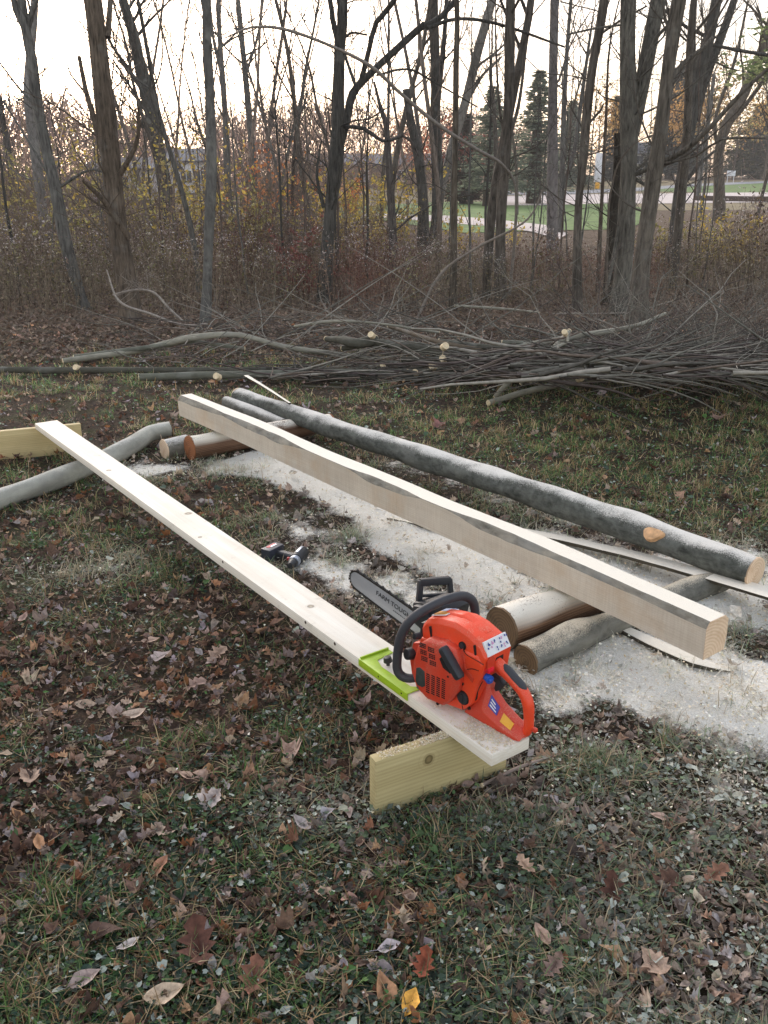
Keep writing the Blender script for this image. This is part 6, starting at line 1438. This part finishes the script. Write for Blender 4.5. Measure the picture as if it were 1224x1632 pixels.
# ------------------------------------------------------------------ evergreens and far trees
attr_mat('needles', 0.8, 0.3, 20, 0.45, 0.2)
def conifer(px, Y, h, w, label, seed, col=(S(108, 116, 102), S(132, 138, 118), S(92, 100, 88)), z0=0.3, dens=1.0, name='spruce_tree', top_w=0.12):
    rng = np.random.RandomState(seed); X = (px - 612) / FPX * (Y * .937 + .58)
    r_ = root(name, (X, Y, float(rise(Y))), label, 'tree')
    b1 = Buf(); tube(b1, np.array([[0, 0, -.15], [0, 0, h * .5], [0, 0, h]]), [w * .06 + .05, w * .04 + .03, .02], 8, S(70, 60, 52)); b1.build('trunk', 'bark', r_)
    b2 = Buf(); n = int(1500 * dens * h / 6); V = []; F = []; C = []
    for i in range(n):
        t = rng.rand() ** 0.8; z = z0 + (h - z0) * (1 - t) if False else z0 + (h - z0) * rng.rand() ** 1.35
        rad = w / 2 * (1 - (z - z0) / (h - z0)) ** 0.9 * (0.8 + 0.3 * math.sin(z * 5 + seed)) + top_w * .3; az = rng.uniform(0, 6.28); L_ = rad * rng.uniform(.35, 1.15)
        d_ = np.array([math.cos(az), math.sin(az), -.18 + .25 * rng.rand()]); s_ = np.cross(d_, [0, 0, 1.]); s_ /= np.linalg.norm(s_)
        c_ = np.array(col[rng.randint(len(col))]) * rng.uniform(.75, 1.25)
        for k in range(4):                           # sprays along each bough
            f_ = rng.uniform(.35, 1.0); p = np.array([0, 0, z]) + d_ * L_ * f_; ww = max(1, Y / 80) * (0.07 + 0.08 * (1 - f_)) * rng.uniform(.5, 1.4) * (w / 3) ** .5
            e_ = d_ * ww + s_ * rng.normal(0, ww); g_ = s_ * ww * .5 + np.array([0, 0, -ww * rng.uniform(.2, .9)]); m_ = len(V)
            V += [p, p + e_ * .6 + g_ * .5, p + e_ * 1.3, p + e_ * .5 - g_ * .4]; F.append((m_, m_ + 1, m_ + 2, m_ + 3)); C += [c_] * 4
    b2.add(np.array(V), np.array(F), np.array(C)); b2.build('crown', 'needles', r_, smooth=False)
conifer(850, 60, 7.6, 7.6, 'tall dark spruce behind the pale straight tree', 1, z0=.9, dens=.85)
conifer(780, 56, 6.4, 6.6, 'spruce left of the tallest one beyond the path', 2, z0=1.0, dens=.8)
conifer(740, 60, 5.2, 5, 'broad low evergreen behind the path with brownish boughs', 3, (S(66, 62, 50), S(52, 60, 46), S(84, 66, 58)), dens=1.3)
conifer(905, 98, 8.0, 8, 'evergreen further back between the two slim stems', 4, dens=1.2)
conifer(1065, 128, 13.5, 10.5, 'dark evergreen behind the nearest stout tree', 5, (S(40, 48, 40), S(54, 60, 48)), z0=1.0, dens=1.6)
conifer(1088, 140, 16, 8, 'narrow pointed spruce top seen between the trunks on the right', 6, z0=1.0, dens=1.6)
conifer(975, 118, 9.5, 7, 'squat evergreen beyond the drive right of the curving tree', 7, (S(44, 50, 42), S(60, 62, 50)), dens=1.2)
conifer(1200, 134, 9.5, 15, 'wide rounded evergreen across the road on the right', 8, (S(70, 74, 52), S(88, 86, 58), S(58, 62, 46)), z0=.8, dens=1.8)
conifer(1250, 30, 10, 5, 'pine with light green boughs overhanging the upper right corner', 9, (S(120, 132, 92), S(100, 116, 80), S(138, 146, 108)), z0=4.6, dens=.8, name='pine_tree')
conifer(1330, 134, 14, 13, 'big evergreen at the right end of the road', 10, (S(66, 72, 52), S(84, 84, 58)), z0=.8, dens=1.6)
def leafy_tree(px, Y, h, w, cols, label, seed, n=1500, z0=1.5, name='autumn_tree', lsz=.16):
    rng = np.random.RandomState(seed); X = (px - 612) / FPX * (Y * .937 + .58); r_ = root(name, (X, Y, float(rise(Y))), label, 'tree')
    b1 = Buf(); tube(b1, np.array([[0, 0, -.15], [.1, 0, h * .3], [0, 0, h * .75]]), [.16, .12, .03], 8, S(84, 74, 64))
    tips = []
    for j in range(16):
        az = rng.uniform(0, 6.28); el = rng.uniform(.3, 1.2); z_ = h * rng.uniform(.22, .7); L_ = w * .5 * rng.uniform(.6, 1.05)
        q = np.array([0, 0, z_]); d_ = np.array([math.cos(az) * math.cos(el), math.sin(az) * math.cos(el), math.sin(el)]); P = [q]
        for i in range(4): d_ = d_ + rng.normal(0, .15, 3); d_ /= np.linalg.norm(d_); P.append(P[-1] + d_ * L_ / 3.2)
        tube(b1, P, np.linspace(.05, .012, 5), 4, S(84, 74, 64)); tips += [P[2], P[3], P[4], (P[3] + P[4]) / 2]
    b1.build('trunk', 'bark', r_)
    T = np.array(tips); c_ = T[rng.randint(0, len(T), n)] + rng.normal(0, w * .075, (n, 3)); a_ = rng.normal(0, 1, (n, 3)); a_ /= np.linalg.norm(a_, axis=1)[:, None]; b_ = np.cross(a_, rng.normal(0, 1, (n, 3))); b_ /= np.linalg.norm(b_, axis=1)[:, None]
    z_ = rng.uniform(.4, 1, (n, 1)) * lsz * max(1, Y / 75); V = np.stack([c_ - a_ * z_, c_ + b_ * z_ * .6, c_ + a_ * z_, c_ - b_ * z_ * .6], 1).reshape(-1, 3)
    b2 = Buf(); b2.add(V, np.arange(n * 4).reshape(-1, 4), np.repeat(pal(cols, n, rng, .22), 4, 0)); b2.build('crown', 'leaf', r_, smooth=False)
GO = [S(206, 160, 84), S(190, 144, 76), S(216, 178, 108), S(168, 134, 84)]
leafy_tree(948, 112, 9, 8, GO, 'golden leaved tree beyond the drive between two trunks', 1, z0=1)
leafy_tree(1085, 122, 12, 8, GO, 'golden tree showing beside the dark evergreen', 2)
leafy_tree(1165, 126, 12, 12, GO + OL, 'thin golden olive tree across the road on the right', 3, n=1300)
leafy_tree(1215, 122, 16, 12, GO, 'yellow brown tree above the wide evergreen', 4, n=1200)
leafy_tree(1110, 130, 17, 10, [S(190, 150, 90), S(168, 136, 92)], 'tall thin leaved tree far behind the grey forked tree', 5, n=1000)
leafy_tree(700, 70, 6.5, 4, [S(206, 130, 92), S(190, 112, 84)], 'salmon coloured tree glimpsed between the middle trunks', 6, n=900, lsz=.14)
leafy_tree(655, 76, 6.0, 4, [S(200, 138, 104), S(180, 120, 96)], 'pale orange tree behind the snapped trunk', 7, n=700, lsz=.14)
leafy_tree(750, 60, 4.2, 4, [S(140, 80, 70), S(120, 76, 66)], 'dull red small tree left of the spruce', 8, n=800)
# far bare woods
bf = Buf(); rf = np.random.RandomState(3); V = []; n = 42000
Yf = np.where(rf.rand(n) < .75, rf.uniform(48, 115, n), rf.uniform(115, 150, n)); pxf = rf.uniform(-220, 1450, n); xf = (pxf - 612) / FPX * (Yf * .937 + .58)
topz = (3.2 + 5.2 * fbm(xf * .11 + 9, Yf * .05, 4)) * (Yf / 70) ** .6 * (1 - .30 * sstep(700, 900, pxf)) * (1 + .12 * sstep(250, 60, pxf))
zf = rf.rand(n) ** .9 * topz
kf = ~((pxf > 540) & (Yf < 74)) & ~((pxf > 880) & (Yf < 128)) & ~((pxf > 262) & (pxf < 334) & (Yf < 88)) & ~((pxf > 190) & (pxf < 268) & (Yf < 68) & (zf < 3.0)); xf, Yf, zf, pxf = xf[kf], Yf[kf], zf[kf], pxf[kf]; n = len(xf)
tvp = np.array([(-.5, -.011, 0), (-.5, .011, 0), (.5, .006, 0), (.5, -.006, 0)]); tfp = np.array([(0, 1, 2, 3)])
c = pal([S(150, 124, 112), S(128, 108, 100), S(168, 136, 118), S(118, 100, 94), S(176, 150, 128)], n, rf)
el = -rf.uniform(.2, 1.5, n)
stamp(bf, tvp * np.array([1, 2.0, 1]), tfp, np.stack([xf, Yf, zf + rise(Yf)], -1), rf.rand(n) * 6.28, el, rf.rand(n) * 3.1, rf.uniform(.8, 2.2, n), c)
tag(bf.build('far_woods', 'twig', smooth=False), kind='stuff')

# ------------------------------------------------------------------ white house and outbuildings through the trees
plain('siding', S(232, 232, 236, .85), .6, noise=.04, scale=4); plain('roof_grey', S(96, 98, 106), .8, noise=.15, scale=3); plain('window_glass', S(70, 76, 86), .2, noise=.1, scale=2); plain('cream_wall', S(206, 200, 180, .85), .7, noise=.05, scale=4); plain('brown_wall', S(150, 132, 116, .8), .8, noise=.06, scale=4)
def house(px, Y, w, d, h, rh, label, seed, wall='siding', wins=3, rot=0.0, name='house', storeys=2):
    X = (px - 612) / FPX * (Y * .937 + .58); r_ = root(name, (X, Y, float(rise(Y))), label, 'house', (0, 0, rot))
    b = bmesh.new(); bm_loft(b, [[(x, -d / 2, -.4), (x, d / 2, -.4), (x, d / 2, h), (x, 0, h + rh), (x, -d / 2, h)] for x in (-w / 2, w / 2)]); bm_obj('wall', b, wall, parent=r_, smooth_angle=None)
    for s in (-1, 1):
        b = bmesh.new(); nrm = Vector((0, -s * -rh, d / 2)).normalized() * .12 if False else Vector((0, s * rh, d / 2)).normalized() * .14
        q = [Vector((-w / 2 - .3, s * (d / 2 + .35), h - .35 * rh / (d / 2) + .02)), Vector((w / 2 + .3, s * (d / 2 + .35), h - .35 * rh / (d / 2) + .02)), Vector((w / 2 + .3, 0, h + rh + .02)), Vector((-w / 2 - .3, 0, h + rh + .02))]
        bm_loft(b, [[tuple(p) for p in q], [tuple(p + nrm) for p in q]]); bm_obj('roof', b, 'roof_grey', parent=r_, smooth_angle=None)
    for st in range(storeys):
        for i in range(wins):
            wx = -w / 2 + w * (i + .5) / wins; wz = h * (.25 + .5 * st / max(1, storeys - 1) if storeys > 1 else .5)
            b = bmesh.new(); bm_box(b, wx - .5, wx + .5, -d / 2 - .05, -d / 2 - .003, wz - .55, wz + .55); wo_ = bm_obj('window', b, 'siding', parent=r_)
            b = bmesh.new()
            for (u0, u1) in ((-.42, -.03), (.03, .42)): bm_box(b, wx + u0, wx + u1, -d / 2 - .07, -d / 2 - .045, wz - .47, wz + .47)
            bm_obj('pane', b, 'window_glass', parent=wo_)
house(304, 84, 3.6, 5, 2.5, .9, 'white house with dark windows seen through the trees', 1, wins=3, rot=.1, storeys=1)
house(218, 70, 5.0, 5, 2.0, .7, 'low house with a long grey roof seen left of the white house', 2, wins=3, rot=-.1, storeys=1)
house(1012, 132, 3.6, 5, 3.2, 1.3, 'cream gabled house glimpsed behind the curving tree', 3, 'cream_wall', 2, .2)
house(610, 100, 15, 7, 2.0, 1.0, 'brown building spread behind the forked tree across the lawn', 4, 'brown_wall', 4, 0.0, storeys=1)
# sign board on the far verge and a mailbox post
X = (1162 - 612) / FPX * (112 * .937 + .58); r_ = root('yard_sign', (X, 112, float(rise(112))), 'small white blank yard sign on the far side of the road', 'sign')
b = bmesh.new(); bm_box(b, -.5, .5, -.02, .02, .7, 1.3, .01); bm_obj('panel', b, 'siding', parent=r_)
for s in (-.36, .36): b = bmesh.new(); bm_box(b, s - .03, s + .03, -.019, .019, -.15, .705); bm_obj('post', b, 'siding', parent=r_)
X = (951 - 612) / FPX * (92 * .937 + .58); r_ = root('marker_post', (X, 92, float(rise(92))), 'white upright post with a yellow foot by the far side of the drive', 'post')
b = bmesh.new(); bm_box(b, -.35, .35, -.12, .12, .6, 3.2, .03); bm_obj('panel', b, 'siding', parent=r_)
b = bmesh.new(); bm_box(b, -.2, .2, -.1, .1, -.05, .60, .02); bm_obj('foot', b, 'label_yellow', parent=r_)
# railway-tie edging along the drive
b = bmesh.new(); A_ = at(1105, 322); B_ = at(1300, 325); dd = (B_ - A_); Ln = np.linalg.norm(dd); bm_box(b, 0, Ln, -.15, .15, -.02, .42, .02); plain('tie_wood', S(80, 66, 58), .9, noise=.2, scale=4)
o = bm_obj('timber_edging', b, 'tie_wood', mat4=frame_mat(A_, dd / Ln)); tag(o, 'long dark timber edging along the near side of the gravel drive', 'edging')

# ------------------------------------------------------------------ evening air
b = bmesh.new(); bm_box(b, -300, 300, -30, 470, -1.2, 30); m = bpy.data.materials.new('air'); m.use_nodes = True; nt = m.node_tree; nt.nodes.clear()
pv = nt.nodes.new('ShaderNodeVolumePrincipled'); pv.inputs['Density'].default_value = 0.0008; pv.inputs['Color'].default_value = (0.95, 0.93, 0.92, 1); pv.inputs['Anisotropy'].default_value = 0.2
mo = nt.nodes.new('ShaderNodeOutputMaterial'); nt.links.new(pv.outputs[0], mo.inputs['Volume']); M['air'] = m
tag(bm_obj('haze', b, 'air', smooth_angle=None), kind='stuff')
